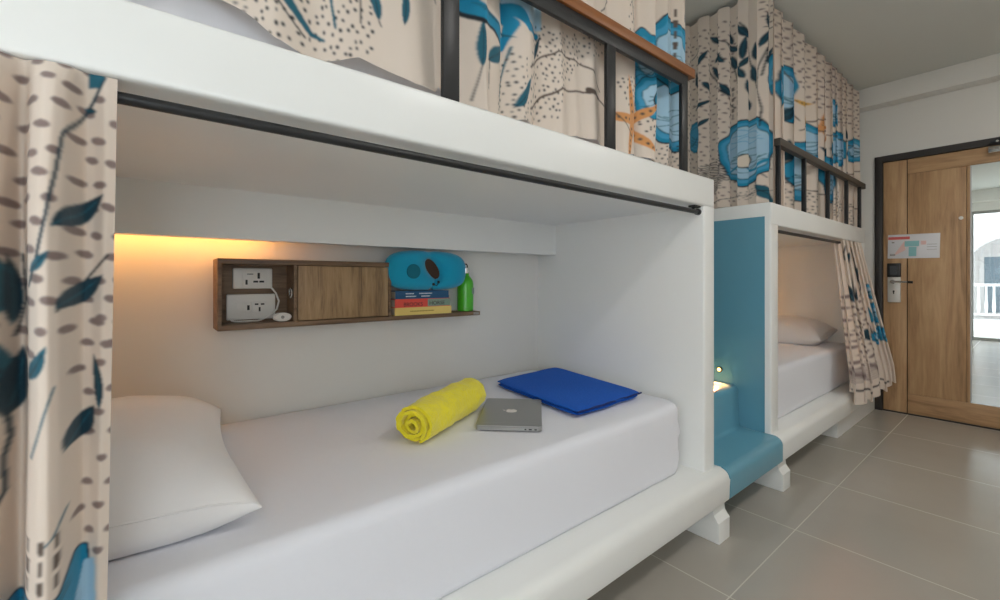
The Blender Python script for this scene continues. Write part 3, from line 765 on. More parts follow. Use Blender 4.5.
# ------------------------------------------------------------------ printed curtain fabric
CR = srgb(230, 216, 203)
C_TEAL = srgb(30, 98, 118); C_DTEAL = srgb(20, 58, 74); C_BLUE = srgb(22, 140, 180); C_SKY = srgb(172, 208, 230); C_MID = srgb(70, 162, 204)
C_INK = srgb(26, 36, 44); C_DASH = srgb(142, 124, 120); C_OR = srgb(222, 158, 98); C_BR = srgb(96, 82, 74); C_PEARL = srgb(236, 222, 206)
class Canvas:
    def __init__(s, u0, u1, v0, v1, res):
        s.u0, s.v0, s.res = u0, v0, res
        s.w = int((u1-u0)/res)+2; s.h = int((v1-v0)/res)+2
        s.a = np.empty((s.h, s.w, 3), np.float32); s.a[:] = CR
        s.rng = np.random.RandomState(7)
    def _box(s, pts, pad):
        us = [p[0] for p in pts]; vs = [p[1] for p in pts]
        i0 = max(0, int((min(us)-pad-s.u0)/s.res)); i1 = min(s.w, int((max(us)+pad-s.u0)/s.res)+2)
        j0 = max(0, int((min(vs)-pad-s.v0)/s.res)); j1 = min(s.h, int((max(vs)+pad-s.v0)/s.res)+2)
        if i1 <= i0 or j1 <= j0: return None
        U, V = np.meshgrid(s.u0+(np.arange(i0, i1))*s.res, s.v0+(np.arange(j0, j1))*s.res)
        return j0, j1, i0, i1, U, V
    def mask_poly(s, pts, U, V):
        m = np.zeros(U.shape, bool); n = len(pts)
        for k in range(n):
            x1, y1 = pts[k]; x2, y2 = pts[(k+1) % n]
            if y1 == y2: continue
            c = ((y1 > V) != (y2 > V)) & (U < (x2-x1)*(V-y1)/(y2-y1)+x1)
            m ^= c
        return m
    def poly(s, pts, col, alpha=1):
        r = s._box(pts, 0)
        if r is None: return
        j0, j1, i0, i1, U, V = r; m = s.mask_poly(pts, U, V)
        t = s.a[j0:j1, i0:i1]; t[m] = t[m]*(1-alpha)+np.array(col, np.float32)*alpha
    def line(s, pts, w, col, w1=None):
        n = len(pts)-1
        for k in range(n):
            a, b = pts[k], pts[k+1]; r = s._box([a, b], w)
            if r is None: continue
            j0, j1, i0, i1, U, V = r
            dx, dy = b[0]-a[0], b[1]-a[1]; l2 = dx*dx+dy*dy+1e-12
            t = np.clip(((U-a[0])*dx+(V-a[1])*dy)/l2, 0, 1)
            d = np.hypot(U-a[0]-t*dx, V-a[1]-t*dy)
            ww = w if w1 is None else (w+(w1-w)*(k+t)/n)
            s.a[j0:j1, i0:i1][d < ww/2] = col
    def ell(s, c, rx, ry, col, ang=0):
        s.poly([(c[0]+rx*math.cos(t)*math.cos(ang)-ry*math.sin(t)*math.sin(ang), c[1]+rx*math.cos(t)*math.sin(ang)+ry*math.sin(t)*math.cos(ang)) for t in np.linspace(0, 2*PI, 15)[:-1]], col)
    def dots(s, pts, pitch, r, col=C_INK):
        us = [p[0] for p in pts]; vs = [p[1] for p in pts]; v = min(vs); row = 0
        while v < max(vs):
            u = min(us)+(row % 2)*pitch/2
            while u < max(us):
                q = (u+s.rng.uniform(-.3, .3)*pitch, v+s.rng.uniform(-.3, .3)*pitch)
                if s.mask_poly(pts, np.array([[q[0]]]), np.array([[q[1]]]))[0, 0]: s.ell(q, r*s.rng.uniform(.6, 1.0), r*s.rng.uniform(.75, 1.2), col)
                u += pitch
            v += pitch*.87; row += 1
    def dashes(s, pts, pu, pv, rx, ry, col=C_DASH, ang=.35):
        us = [p[0] for p in pts]; vs = [p[1] for p in pts]; v = min(vs); row = 0
        while v < max(vs):
            u = min(us)+(row % 2)*pu/2
            while u < max(us):
                q = (u+s.rng.uniform(-.15, .15)*pu, v+s.rng.uniform(-.2, .2)*pv)
                if s.mask_poly(pts, np.array([[q[0]]]), np.array([[q[1]]]))[0, 0]: s.ell(q, rx*s.rng.uniform(.8, 1.2), ry, col, ang+s.rng.uniform(-.3, .3))
                u += pu
            v += pv; row += 1
    def leaf(s, p, ang, L_, W_, col=C_DTEAL, vein=True):
        P_ = []
        for k in range(11):
            t = k/10; P_.append((t, math.sin(PI*t**.8)*.5))
        P_ += [(1-k/10, -math.sin(PI*(1-k/10)**.8)*.5) for k in range(1, 10)]
        ca, sa = math.cos(ang), math.sin(ang)
        bend = .12
        pts = []
        for t, w in P_:
            x = t*L_; y = w*W_+bend*L_*t*t
            pts.append((p[0]+x*ca-y*sa, p[1]+x*sa+y*ca))
        s.poly(pts, col)
        if vein: s.line([(p[0]+t*L_*ca-bend*L_*t*t*sa, p[1]+t*L_*sa+bend*L_*t*t*ca) for t in (0, .4, .8)], s.res*1.1, C_TEAL if col != C_TEAL else C_INK)
    def sprig(s, path, n, L_, W_, w=.004, col=C_DTEAL):
        s.line(path, w, C_INK, w*.5)
        seg = len(path)-1
        for k in range(n):
            f_ = (k+.6)/n*seg; i = min(int(f_), seg-1); t = f_-i
            a, b = path[i], path[i+1]; p = (a[0]+(b[0]-a[0])*t, a[1]+(b[1]-a[1])*t)
            an = math.atan2(b[1]-a[1], b[0]-a[0])+(.75 if k % 2 else -.75)
            s.leaf(p, an, L_*s.rng.uniform(.8, 1.15), W_, col)
    def shell(s, c, rx, ry, rot=0, pearl=True, seed=1, rim=.16, fill=C_SKY, dark=C_BLUE):
        rg = np.random.RandomState(seed); ph = rg.uniform(0, 6, 6)
        def ring(k, ruff):
            out = []
            for t in np.linspace(0, 2*PI, 73)[:-1]:
                r = k*(1+ruff*(.5*math.sin(7*t+ph[0])+.35*math.sin(11*t+ph[1])+.3*math.sin(3*t+ph[2])))
                x, y = rx*r*math.cos(t), ry*r*math.sin(t)
                out.append((c[0]+x*math.cos(rot)-y*math.sin(rot), c[1]+x*math.sin(rot)+y*math.cos(rot)))
            return out
        s.poly(ring(1.04, .07), C_INK); s.poly(ring(1.0, .07), dark); s.poly(ring(1-rim*.45, .07), C_MID)
        R1 = ring(1-rim, .06); s.poly(R1, C_TEAL); s.poly(ring(1-rim-.03, .06), fill)
        for q in range(5):
            y0 = -.55+.13*q
            pts = []
            for x in np.linspace(-.75+.1*q, .75-.06*q, 16):
                xx, yv = rx*x, ry*(y0+.10*math.sin(5*x+q+ph[3])+.2*x*x)
                pts.append((c[0]+xx*math.cos(rot)-yv*math.sin(rot), c[1]+xx*math.sin(rot)+yv*math.cos(rot)))
            s.line(pts, s.res*1.5, C_TEAL)
        if pearl:
            
            for q in range(9):
                a_ = -PI*.9+PI*.8*q/8; e0, e1 = .98, 1.16
                s.line([(c[0]+rx*e0*math.cos(a_), c[1]+ry*e0*math.sin(a_)), (c[0]+rx*e1*math.cos(a_), c[1]+ry*e1*math.sin(a_))], s.res*1.6, C_INK)
            for q in range(4):
                pts = [(c[0]+rx*x, c[1]+ry*(.30+.13*q-.25*x*x+.05*math.sin(9*x+q*1.7))) for x in np.linspace(-.62+.05*q, .62-.05*q, 18)]
                s.line(pts, s.res*1.3, C_MID)
            s.line([(c[0]+rx*x, c[1]+ry*(-.50+.12*math.sin(6*x))) for x in np.linspace(-.8, .8, 20)], ry*.09, C_BLUE, ry*.05)
            pr = min(rx, ry)*.25; pc = (c[0]+.05*rx, c[1]-.28*ry); s.ell(pc, pr*1.15, pr*1.15, C_INK); s.ell(pc, pr, pr, C_PEARL)
    def star(s, c, R, rot=0, col=C_OR):
        for k in range(5):
            a = rot+2*PI*k/5
            tip = (c[0]+R*math.cos(a), c[1]+R*math.sin(a)); nx, ny = -math.sin(a), math.cos(a); w = R*.12
            s.poly([(c[0]+nx*w, c[1]+ny*w), (c[0]+.6*R*math.cos(a)+nx*w*.75, c[1]+.6*R*math.sin(a)+ny*w*.75), tip, (c[0]+.6*R*math.cos(a)-nx*w*.75, c[1]+.6*R*math.sin(a)-ny*w*.75), (c[0]-nx*w, c[1]-ny*w)], col)
            for q in range(5): s.ell((c[0]+R*(.2+.14*q)*math.cos(a), c[1]+R*(.2+.14*q)*math.sin(a)), R*.03, R*.03, C_BR)
    def hatch(s, pts, n, w, col=C_INK, wave=.01):
        us = [p[0] for p in pts]; vs = [p[1] for p in pts]; u0, u1, v0, v1 = min(us), max(us), min(vs), max(vs)
        for k in range(n):
            v = v0+(v1-v0)*(k+.5)/n; run = []
            for u in np.linspace(u0, u1, 30):
                q = (u, v+wave*math.sin((u-u0)/(u1-u0)*9+k*.3))
                if s.mask_poly(pts, np.array([[q[0]]]), np.array([[q[1]]]))[0, 0]: run.append(q)
                else:
                    if len(run) > 1: s.line(run, w, col)
                    run = []
            if len(run) > 1: s.line(run, w, col)
    def blocks(s, c, cols, rows, pu, pv, col=C_BR):
        for i in range(cols):
            for j in range(rows):
                u, v = c[0]+i*pu, c[1]-j*pv; w = pu*.22*(1 if (i+j) % 2 else .6)
                s.poly([(u-w, v), (u+w, v), (u+w*.8, v-pv*.7), (u-w*.8, v-pv*.7)], col)
    def soften(s):
        A = s.a; B_ = A.copy(); B_[1:-1] = (A[:-2]+2*A[1:-1]+A[2:])/4; A = B_.copy(); A[:, 1:-1] = (B_[:, :-2]+2*B_[:, 1:-1]+B_[:, 2:])/4; s.a = A
    def sample(s, u, v):
        fu = np.clip((u-s.u0)/s.res, 0, s.w-1.001); fv = np.clip((v-s.v0)/s.res, 0, s.h-1.001)
        i, j = fu.astype(int), fv.astype(int); a, b = (fu-i)[..., None], (fv-j)[..., None]
        A = s.a
        return A[j, i]*(1-a)*(1-b)+A[j, i+1]*a*(1-b)+A[j+1, i]*(1-a)*b+A[j+1, i+1]*a*b

def curtain(name, label, cv, ns, nv, pos, uv, parent=None):
    """pos(S,T)->(x,y,z) arrays; uv(S,T)->(u,v) print coordinates; S along the rod, T 0 at hem, 1 at top"""
    S, T = np.meshgrid(np.linspace(0, 1, ns), np.linspace(0, 1, nv))
    T = T**1.25; cv.soften(); cv.soften()
    x, y, z = pos(S, T); u, v = uv(S, T)
    co = np.stack([x, y, z], -1).reshape(-1, 3).astype(np.float32)
    idx = np.arange(ns*nv).reshape(nv, ns)
    q = np.stack([idx[:-1, :-1], idx[:-1, 1:], idx[1:, 1:], idx[1:, :-1]], -1).reshape(-1, 4)
    me = bpy.data.meshes.new(name); nq = len(q)
    me.vertices.add(len(co)); me.vertices.foreach_set('co', co.ravel())
    me.loops.add(nq*4); me.loops.foreach_set('vertex_index', q.ravel().astype(np.int32))
    me.polygons.add(nq); me.polygons.foreach_set('loop_start', np.arange(0, nq*4, 4, dtype=np.int32)); me.polygons.foreach_set('loop_total', np.full(nq, 4, np.int32))
    me.update(calc_edges=True)
    me.polygons.foreach_set('use_smooth', np.ones(nq, bool))
    c = cv.sample(u, v).reshape(-1, 3); c = np.concatenate([c, np.ones((len(c), 1))], 1).astype(np.float32)
    at = me.color_attributes.new('print', 'FLOAT_COLOR', 'POINT'); at.data.foreach_set('color', c.ravel())
    me.materials.append(M['fabric'])
    o = bpy.data.objects.new(name, me); COL.objects.link(o)
    return tag(o, label, 'curtain', None)
def interp(xs, ys, x): return np.interp(x, xs, ys)

# --- A: near curtain, gathered at the left end of the near lower bunk
YA = .90
cv = Canvas(-.36, -.01, .25, 1.42, .0012)
A = lambda px, py: onY(px, py, YA)
cv.dashes([(-.36, .98), (-.02, .98), (-.02, 1.42), (-.36, 1.42)], .027, .034, .0085, .0060, ang=-.15)
cv.dashes([(-.07, .68), (-.02, .68), (-.02, 1.05), (-.07, 1.05)], .026, .034, .0075, .0055, ang=0)
cv.dashes([(-.36, .68), (-.16, .68), (-.16, .95), (-.36, .95)], .026, .034, .0075, .0055, ang=0)
def A_leaf(p0, p1, wpx, col=C_TEAL):
    a, b = A(*p0), A(*p1); cv.leaf(a, math.atan2(b[1]-a[1], b[0]-a[0]), math.dist(a, b), wpx*.00105, col)
cv.line([A(*p) for p in ((106, 82), (95, 105), (83, 125), (70, 145), (66, 185), (60, 220), (50, 262), (40, 285))], .0035, C_DTEAL)
cv.poly([A(*p) for p in ((90, 77), (108, 77), (100, 92), (90, 92))], C_TEAL)
A_leaf((86, 112), (98, 116), 10, C_DTEAL)
A_leaf((64, 232), (112, 200), 22, C_DTEAL); A_leaf((42, 272), (66, 255), 12)
A_leaf((5, 318), (4, 232), 30); A_leaf((18, 325), (26, 255), 14, C_DTEAL); cv.line([A(*p) for p in ((26, 255), (30, 300), (20, 335))], .003, C_INK)
cv.line([A(*p) for p in ((112, 255), (95, 275), (70, 308))], .003, C_INK); A_leaf((68, 306), (112, 278), 24, C_DTEAL)
A_leaf((38, 372), (65, 340), 16); A_leaf((0, 330), (14, 395), 20); A_leaf((16, 412), (38, 345), 26, C_DTEAL)
cv.line([A(*p) for p in ((16, 395), (20, 430), (16, 450), (18, 480), (0, 515))], .004, C_DTEAL)
cv.line([A(*p) for p in ((68, 375), (58, 400), (45, 440))], .0025, C_TEAL)
A_leaf((76, 438), (106, 404), 26, C_DTEAL); A_leaf((106, 405), (108, 350), 10, C_DTEAL)
cv.line([A(*p) for p in ((78, 490), (68, 508), (60, 514))], .0025, C_TEAL)
cv.blocks(A(44, 512), 3, 3, .014, .026)
pts = [A(*p) for p in ((-20, 600), (15, 590), (36, 580), (40, 568), (60, 566), (74, 562), (84, 540), (96, 538), (98, 555), (86, 580), (80, 640), (-40, 640))]
cv.poly(pts, C_BLUE); cv.line(pts[:9], .003, C_DTEAL)
cv.poly([A(*p) for p in ((84, 590), (92, 555), (104, 548), (108, 640), (80, 640))], C_SKY)
for k in range(3): cv.line([A(20+k*8, 600-k*6), A(50, 590-k*7), A(80, 566-k*3)], .0018, C_TEAL)
fold_x = np.array([-.36, -.33, -.30, -.27, -.24, -.21, -.185, -.165, -.150, -.138, -.122, -.112, -.088, -.066, -.055, -.036])
kx = [-.36, -.345, -.32, -.30, -.28, -.26, -.235, -.215, -.19, -.175, -.162, -.152, -.143, -.134, -.126, -.117, -.105, -.094, -.083, -.074, -.067, -.056, -.044, -.032]
ky = [0, -.035, -.005, -.04, -.05, 0, -.045, -.04, .0, -.01, -.04, -.045, -.02, .006, .004, -.034, -.052, -.055, -.045, -.012, 0.006, .004, -.006, -.002]
gx = np.linspace(-.36, -.032, 400); gy = np.interp(gx, kx, [v*1.45 if v < 0 else v for v in ky])
kern = np.hanning(15); kern /= kern.sum(); gy = np.convolve(np.pad(gy, 7, mode='edge'), kern, 'valid')
def posA(S, T):
    top = -.36+.328*S
    x = top-.016*(1-T)*(S**2)*1.0
    fold = np.interp(top-.008*np.sin(T*3+1)*(1-T)*np.clip((1-S)*3, 0, 1), gx, gy)
    grow = .45+.55*np.clip((1-T)/.18, 0, 1)
    hd = np.clip((T-.975)/.025, 0, 1)
    y = .884+fold*grow*(1-.55*hd)+.003*np.sin(T*16+S*14)*(1-hd)
    x = x+.003*np.sin(T*9+S*20)*(1-T)*np.clip((1-S)*5, 0, 1)
    z = .31+(1.384-.31)*T+.004*np.sin(S*30)*(1-T)
    return x, y, z
curtain('curtain', 'printed curtain bunched at the left end of the near lower bunk', cv, 360, 900, posA, lambda S, T: (-.36+.328*S, .31+1.074*T))

# --- B: upper curtain of the near bunk
YB = .955
cv = Canvas(-.42, 1.86, 1.48, 2.62, .0017)
B = lambda px, py: onY(px, py, YB)
def Bp(*p): return [B(*q) for q in p]
cv.dots(Bp((205, -40), (372, -40), (372, 62), (240, 62)), .021, .0042)
cv.line(Bp((262, -40), (282, -5), (296, 14), (310, 32), (324, 39)), .026, C_TEAL, .006)
cv.line(Bp((255, -40), (276, 0), (290, 20), (304, 36)), .004, C_INK)
cv.line(Bp((322, -40), (331, 0), (336, 28)), .006, C_TEAL)
for a, b_, w in (((377, 22), (374, -18), .022), ((401, 28), (408, -12), .022), ((478, 68), (482, 22), .03), ((488, 62), (508, 46), .036), ((350, 0), (352, -30), .02)):
    p, q = B(*a), B(*b_); cv.leaf(p, math.atan2(q[1]-p[1], q[0]-p[0]), math.dist(p, q), w, C_TEAL)
cv.line(Bp((360, -20), (360, 25)), .003, C_INK); cv.line(Bp((377, 22), (379, 28)), .003, C_INK); cv.line(Bp((478, 66), (472, 100)), .003, C_INK); cv.line(Bp((490, 60), (489, 90)), .003, C_INK)
cv.line(Bp((469, -30), (468, 6), (480, 18), (494, 26), (504, 42)), .05, C_INK, .034); cv.line(Bp((469, -30), (470, 4), (482, 16), (496, 26), (504, 42)), .044, C_BLUE, .028)
cv.poly(Bp((490, -30), (545, -30), (545, 30), (520, 22), (505, 6)), C_SKY)
cv.line(Bp((504, 8), (514, 12), (526, 30), (540, 34)), .045, C_BLUE, .02)
cv.line(Bp((504, 12), (512, 24), (506, 46)), .04, C_BLUE, .02)
for k in range(4): cv.line(Bp((472+k*2, 2+k*3), (490+k*3, 16+k*3), (508+k*2, 36+k)), .0025, C_TEAL)
cv.line(Bp((512, 48), (506, 80), (503, 108)), .005, C_TEAL)
cv.dots(Bp((508, 50), (522, 60), (528, 122), (500, 130), (497, 100)), .019, .0036)
p, q = B(514, 108), B(532, 84); cv.leaf(p, math.atan2(q[1]-p[1], q[0]-p[0]), math.dist(p, q), .03, C_TEAL)
cv.dots(Bp((535, 22), (602, 42), (602, 58), (585, 60), (566, 84), (556, 118), (530, 132), (528, 60)), .020, .0040)
cv.line(Bp((528, 70), (540, 58), (556, 52), (576, 60), (590, 72), (600, 92)), .0055, C_BR)
cv.line(Bp((530, 110), (545, 96), (560, 90), (580, 92), (594, 96), (606, 106)), .0065, C_BR); cv.line(Bp((586, 91), (598, 99)), .02, C_BR, .012)
p, q = B(534, 58), B(546, 38); cv.leaf(p, math.atan2(q[1]-p[1], q[0]-p[0]), math.dist(p, q), .02, C_DTEAL)
cv.dots(Bp((616, 75), (640, 80), (654, 128), (652, 142), (636, 120), (622, 100)), .020, .0042)
cv.shell(B(645, 62), .06, .12, .1, pearl=False, seed=3, rim=.55); cv.shell(B(650, 100), .075, .08, .2, pearl=False, seed=5, rim=.35)
cv.shell(B(672, 112), .16, .15, .1, pearl=False, seed=8, rim=.22)
cv.star(B(633, 122), .17, 1.85)
cv.line(Bp((618, 112), (626, 128), (632, 138)), .004, C_BR)
for a, b_ in (((637, 158), (638, 138)), ((650, 150), (660, 128))):
    p, q = B(*a), B(*b_); cv.leaf(p, math.atan2(q[1]-p[1], q[0]-p[0]), math.dist(p, q), .03, C_TEAL)
cv.dots(Bp((656, 144), (688, 148), (690, 172), (660, 170)), .020, .0038)
cv.line(Bp((622, -30), (630, 0), (634, 40)), .003, C_INK); cv.dots(Bp((624, -30), (640, -30), (636, 46), (628, 40)), .024, .004)
cv.line(Bp((606, -30), (612, 0), (600, 12)), .004, C_INK); cv.line(Bp((650, -10), (656, 20), (654, 44)), .004, C_TEAL)
cv.shell(B(672, 56), .13, .15, 0, pearl=False, seed=12, rim=.3)
cv.blocks(B(668, 4), 3, 5, .03, .045); cv.dots(Bp((684, -40), (694, -40), (694, 60), (688, 50)), .022, .004)
p, q = B(682, 24), B(690, 8); cv.leaf(p, math.atan2(q[1]-p[1], q[0]-p[0]), math.dist(p, q), .04, C_DTEAL)
cv.star(B(560, -40), .15, .4); cv.shell(B(420, -60), .14, .12, 0, seed=22)
# hem height along the rod, measured (x, z)
hemx = [-.42, -.05, .03, .07, .12, .20, .27, .33, .37, .42, .50, .565, .575, .62, .70, .78, .86, .98, 1.10, 1.19, 1.21, 1.35, 1.47, 1.55, 1.66, 1.82]
hemz = [1.585, 1.60, 1.605, 1.635, 1.60, 1.555, 1.540, 1.555, 1.572, 1.562, 1.545, 1.548, 1.565, 1.555, 1.535, 1.530, 1.545, 1.535, 1.548, 1.545, 1.540, 1.535, 1.550, 1.535, 1.545, 1.535]
def posB(S, T):
    x0 = -.42+2.22*S
    ph = 2*PI*(np.interp(x0, [-.42, .1, .3, .6, 1.0, 1.4, 1.8], [0, 2.3, 3.1, 4.2, 6.6, 8.9, 12.2])+.15*np.sin(x0*7))
    g = np.clip(.8+.35*np.sin(x0*9+1), .4, 1.15)
    amp = .024*(.75+.3*(1-T))
    y = YB+amp*(.8*np.sin(ph)*g+.25*np.sin(ph*.47+1.3)) + .004*np.sin(ph*2.3+3*T)
    y = y+.006*np.sin(T*14+x0*9)*np.exp(-T*3)
    x = x0+.009*np.sin(ph*2)*g*(.6+.4*T)
    zb = interp(hemx, hemz, x0)
    z = zb+(2.615-zb)*T
    return x, y, z
curtain('curtain', 'long printed curtain closing the upper bunk above the near bed, behind the wooden rail', cv, 1300, 560, posB, lambda S, T: (-.42+2.22*S, interp(hemx, hemz, -.42+2.22*S)*(1-T)+2.615*T))

# --- C: side curtain of the far upper bunk (faces the camera, plane x = 2.57)
XC = 2.575
cv = Canvas(.86, 1.84, 1.46, 2.63, .0022)
Cc = lambda px, py: onX(px, py, XC)
def Cp(*p): return [Cc(*q) for q in p]
cv.dashes(Cp((640, 60), (738, 18), (738, 205), (640, 215)), .036, .026, .0075, .0042, ang=.9)
cv.dashes(Cp((760, -8), (782, -16), (782, 20), (762, 22)), .03, .02, .008, .004, ang=.5)
cv.hatch(Cp((698, 168), (722, 158), (724, 190), (698, 200)), 18, .004, wave=.012); cv.hatch(Cp((720, 165), (732, 165), (732, 180), (720, 184)), 9, .004)
cv.shell(Cc(747, 152), .135, .175, -.05, seed=4, rim=.17)
cv.shell(Cc(696, 138), .035, .09, 0, pearl=False, seed=9, rim=.3, fill=C_MID)
cv.dots(Cp((735, 193), (766, 186), (764, 196), (738, 202)), .014, .003)
cv.blocks(Cc(738, 86), 3, 6, .022, .030)
cv.line(Cp((762, 128), (763, 110), (760, 90), (761, 70), (766, 50)), .005, C_INK)
def Cl(p0, p1, w, col=C_DTEAL):
    a, b = Cc(*p0), Cc(*p1); cv.leaf(a, math.atan2(b[1]-a[1], b[0]-a[0]), math.dist(a, b), w, col)
cv.line(Cp((757, 90), (752, 60), (748, 35), (742, 25)), .005, C_INK); cv.line(Cp((763, 78), (768, 40), (771, 15)), .005, C_INK); cv.line(Cp((738, 85), (733, 60), (726, 45), (716, 40)), .005, C_INK)
cv.line(Cp((735, 108), (722, 92), (712, 72), (708, 66)), .005, C_INK); cv.line(Cp((693, 60), (702, 50)), .004, C_INK); cv.line(Cp((694, 108), (712, 100)), .004, C_INK)
for a, b_ in (((699, 90), (695, 74)), ((704, 84), (712, 92)), ((716, 64), (722, 54)), ((734, 44), (728, 32)), ((750, 96), (744, 82)), ((766, 66), (772, 46)), ((770, 30), (764, 16)), ((700, 128), (708, 118)), ((752, 110), (748, 98)), ((742, 70), (748, 56)), ((722, 46), (711, 38)), ((738, 52), (727, 45)), ((744, 62), (743, 38)), ((748, 40), (738, 28)), ((762, 50), (768, 28)), ((757, 84), (751, 66)), ((745, 80), (738, 68)), ((722, 82), (712, 68)), ((730, 98), (720, 86)), ((725, 65), (716, 56)), ((700, 68), (706, 52)), ((696, 110), (710, 100)), ((757, 62), (753, 44)), ((737, 70), (731, 56))):
    Cl(a, b_, .026)
Cl((755, 186), (778, 202), .05, C_TEAL)
cv.shell(Cc(786, 70), .09, .13, 0, pearl=False, seed=14, rim=.3)
cv.line(Cp((764, 30), (775, 26), (790, 30)), .004, C_INK)
cv.line(Cp((693, 200), (715, 203), (740, 196), (775, 190)), .0035, C_INK)
def posC(S, T):
    y0 = .885+.94*S
    ph = 2*PI*(S*8.3+.3*np.sin(S*5))
    amp = .020*(.7+.4*(1-T))
    x = XC-.012+amp*(np.sin(ph)*.7+.3*np.sin(ph*.5+1)) 
    y = y0+.008*np.sin(ph*2)
    zb = 1.487+.006*np.sin(ph*.5)
    tp = 2.612+.02*np.abs(np.sin(ph*.5))**2
    z = zb+(tp-zb)*T
    return x, y, z
curtain('curtain', 'printed curtain with large blue clam shell above the steps, on the far upper bunk', cv, 520, 560, posC, lambda S, T: (.885+.94*S, 1.487+1.13*T))

# --- D: front curtain of the far upper bunk
YD = .935
cv = Canvas(2.58, 4.56, 1.40, 2.64, .003)
Dd = lambda px, py: onY(px, py, YD)
def Dp(*p): return [Dd(*q) for q in p]
cv.dashes([(2.9, 2.25), (4.56, 2.25), (4.56, 2.64), (2.6, 2.64)], .042, .03, .012, .006, ang=.6)
cv.shell(Dd(788, 92), .15, .16, 0, pearl=False, seed=14, rim=.28); cv.line(Dp((795, 50), (799, 85), (796, 112)), .05, C_BLUE, .02)
cv.star(Dd(806, 108), .16, .5, srgb(220, 170, 80)); cv.star(Dd(822, 128), .12, .2)
for (a, rx_, ry_, sd) in (((812, 142), .16, .12, 3), ((800, 172), .2, .18, 6), ((828, 178), .15, .16, 7), ((834, 112), .07, .10, 9), ((838, 148), .2, .12, 10), ((854, 150), .2, .1, 11)):
    cv.shell(Dd(*a), rx_, ry_, .2, pearl=False, seed=sd, rim=.35)
for a in ((792, 190), (812, 205), (835, 205), (850, 215)):
    c = Dd(*a); cv.dots([(c[0]+.13*math.cos(t), c[1]+.1*math.sin(t)) for t in np.linspace(0, 6.28, 10)], .024, .0055)
for a, b_ in (((788, 160), (790, 138)), ((786, 120), (792, 105)), ((806, 188), (810, 168)), ((845, 140), (850, 120)), ((826, 160), (822, 145)), ((846, 190), (850, 170))):
    p, q = Dd(*a), Dd(*b_); cv.leaf(p, math.atan2(q[1]-p[1], q[0]-p[0]), math.dist(p, q), .05, C_DTEAL)
for P_ in (((786, 60), (792, 90), (800, 120)), ((800, 130), (815, 118), (826, 120)), ((820, 130), (840, 138), (860, 150)), ((790, 200), (800, 185), (815, 190), (830, 200)), ((820, 165), (840, 175), (862, 170)), ((842, 195), (850, 205), (862, 212))):
    cv.line(Dp(*P_), .007, C_BR)
def posD(S, T):
    x0 = 2.60+1.90*S
    ph = 2*PI*(S*11.5+.4*np.sin(S*9))
    amp = .046*(.75+.35*(1-T))
    y = YD+.014+amp*(.75*np.sin(ph)+.2*np.sin(ph*.5+1))
    y = np.maximum(y, .916+.0*x0)
    x = x0+.022*np.sin(ph*2+.3)
    zb = 1.49-.004*S+.012*np.sin(ph*.5+2)
    z = zb+(2.62+.015*np.sin(ph)-zb)*T
    return x, y, z
curtain('curtain', 'pleated printed curtain along the front of the far upper bunk, behind the bronze rail', cv, 800, 420, posD, lambda S, T: (2.60+1.90*S, 1.49+1.13*T))

# --- E: gathered curtain of the far lower bunk, swept towards the door
cv = Canvas(0, 1, 0, 1.2, .004)
cv.a[:] = CR
cv.dashes([(.02, .25), (.62, .25), (.62, .75), (.02, .75)], .075, .045, .024, .011, ang=.3)
cv.hatch([(0, .13), (.58, .13), (.58, .27), (0, .27)], 14, .0045, col=C_DASH, wave=.02)
for p, a, l_ in (((.10, .70), 1.1, .16), ((.2, .85), -1.2, .16), ((.35, .95), 2.2, .15), ((.3, .62), .9, .13), ((.55, .8), 2.0, .18), ((.5, .95), -1.0, .14), ((.12, 1.0), .8, .14), ((.42, .5), -1.3, .12)):
    cv.leaf(p, a, l_, .07)
cv.line([(.1, 1.1), (.2, .9), (.3, .7), (.28, .5)], .014, C_INK); cv.line([(.5, 1.1), (.48, .8), (.6, .6), (.66, .3)], .014, C_INK)
cv.shell((.78, .58), .11, .09, 0, pearl=False, seed=2, rim=.4); cv.shell((.74, .42), .13, .05, .2, pearl=False, seed=3, rim=.4); cv.shell((.9, .40), .09, .07, 0, pearl=False, seed=5, rim=.4); cv.shell((.82, .75), .07, .06, 0, pearl=False, seed=7, rim=.4)
cv.line([(.05, .1), (.3, .06), (.55, .1), (.8, .04)], .012, C_INK)
cv.a = cv.a.astype(np.float32)
def posE(S, T):
    k = (1-T)
    xt = 3.79+.53*S; xb = 3.73+.80*S
    kk = k**1.15
    x = xt+(xb-xt)*kk
    ph = 2*PI*(S*6+.25*np.sin(S*7))
    amp = (.030+.012*k)
    y = .90-.115*np.clip(k*1.15, 0, 1)-.05*k*S+amp*np.sin(ph)
    x = x+.028*np.sin(ph*2)*(.6+.4*T)
    z = .235+.04*(S**2)+.06*np.clip(S-.55, 0, 1)+(1.362-.235-.04*S**2-.06*np.clip(S-.55, 0, 1))*T+.012*np.sin(ph*1.5)*k
    y = np.minimum(y, np.where(z < .31, .80, 9))
    return x, y, z
curtain('curtain', 'short printed curtain gathered at the door end of the far lower bunk', cv, 320, 420, posE, lambda S, T: (S, T*1.15+.0))

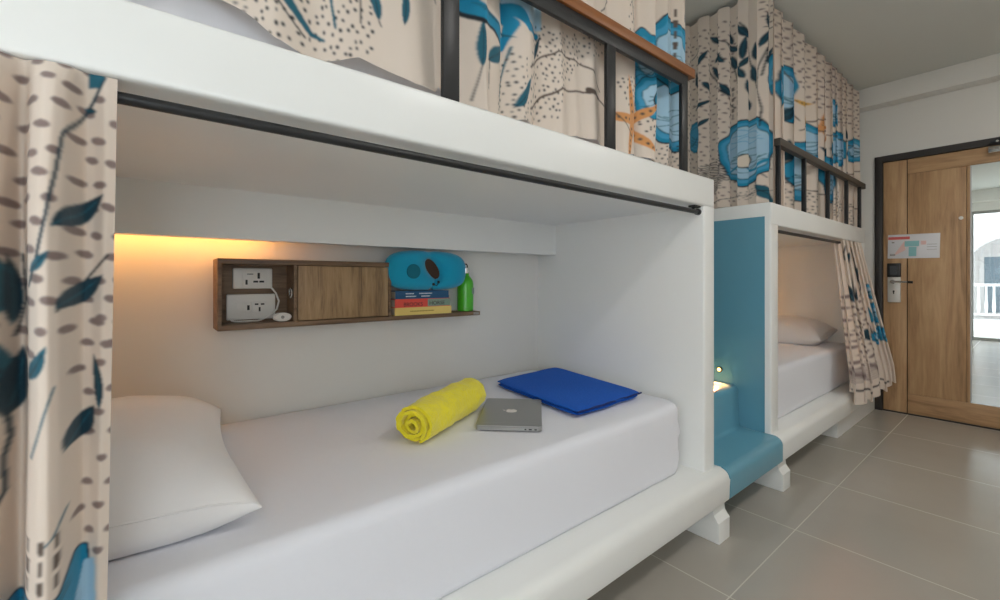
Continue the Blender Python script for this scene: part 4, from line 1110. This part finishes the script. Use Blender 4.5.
# ------------------------------------------------------------------ added fill lamps on the ceiling, out of view
for i, (x, y, lab) in enumerate(((-1.0, -.35, 'added round fill lamp on the ceiling nearest the balcony window'), (1.3, -.45, 'added round fill lamp on the ceiling in the middle of the room'), (3.2, -.55, 'added round fill lamp on the ceiling nearest the door'))):
    t = thing('fill_lamp', lab, 'fill lamp', (x, y, CEIL), 0, 'added fill lamps')
    bm = bmesh.new(); lathe(bm, [(.15, 0), (.15, -.03), (.14, -.035)]); obj('fill_lamp_housing', bm, 'white', t)
    bm = bmesh.new(); lathe(bm, [(.135, -.034), (.13, -.045), (.10, -.052)]); obj('diffuser', bm, 'lamp', t)
    l = bpy.data.lights.new('fill_lamp_light', 'AREA'); l.shape = 'DISK'; l.size = .26; l.energy = (2, 6, 6)[i]; l.color = (1, .98, .95)
    lo = bpy.data.objects.new('fill_lamp_light', l); COL.objects.link(lo); lo.parent = t; lo.location = (0, 0, -.056)

# daylight
w = bpy.data.worlds.new('World'); sc.world = w; w.use_nodes = True
bg = w.node_tree.nodes['Background']; bg.inputs['Color'].default_value = (.84, .93, 1.0, 1); bg.inputs['Strength'].default_value = 4.3
pl = bpy.data.lights.new('window_portal', 'AREA'); pl.shape = 'RECTANGLE'; pl.size = WY1-WY0; pl.size_y = WH; pl.cycles.is_portal = True
po = bpy.data.objects.new('window_portal', pl); COL.objects.link(po); po.location = (WB-.16, (WY0+WY1)/2, WH/2); po.rotation_euler = (0, -PI/2, 0)
pl = bpy.data.lights.new('window_portal', 'AREA'); pl.shape = 'RECTANGLE'; pl.size = RX1-RX0; pl.size_y = RZ1-RZ0; pl.cycles.is_portal = True  # guides sky light through the added side window
po = bpy.data.objects.new('window_portal', pl); COL.objects.link(po); po.location = ((RX0+RX1)/2, WR-.16, (RZ0+RZ1)/2); po.rotation_euler = (PI/2, 0, 0)
s = bpy.data.lights.new('sun', 'SUN'); s.energy = .3; s.angle = .02; s.color = (1, .96, .9)
so = bpy.data.objects.new('sun', s); COL.objects.link(so); so.location = (0, 0, 6); so.rotation_euler = (0, math.radians(48), math.radians(20))

# ------------------------------------------------------------------ camera
cam = bpy.data.cameras.new('camera'); co_ = bpy.data.objects.new('camera', cam); COL.objects.link(co_)
cam.sensor_width = 36; cam.sensor_fit = 'HORIZONTAL'; cam.lens = 36*F/1000; cam.shift_y = -(300-HY)/1000; cam.clip_start = .02
co_.location = (0, 0, CZ); co_.rotation_euler = (PI/2, 0, math.atan2(DY, DX)-PI/2)
sc.camera = co_
vs = sc.view_settings; vs.view_transform = 'Standard'; vs.look = 'None'; vs.gamma = 1; vs.use_curve_mapping = False; vs.exposure = 0.72
sc.cycles.max_bounces = 12; sc.cycles.diffuse_bounces = 8
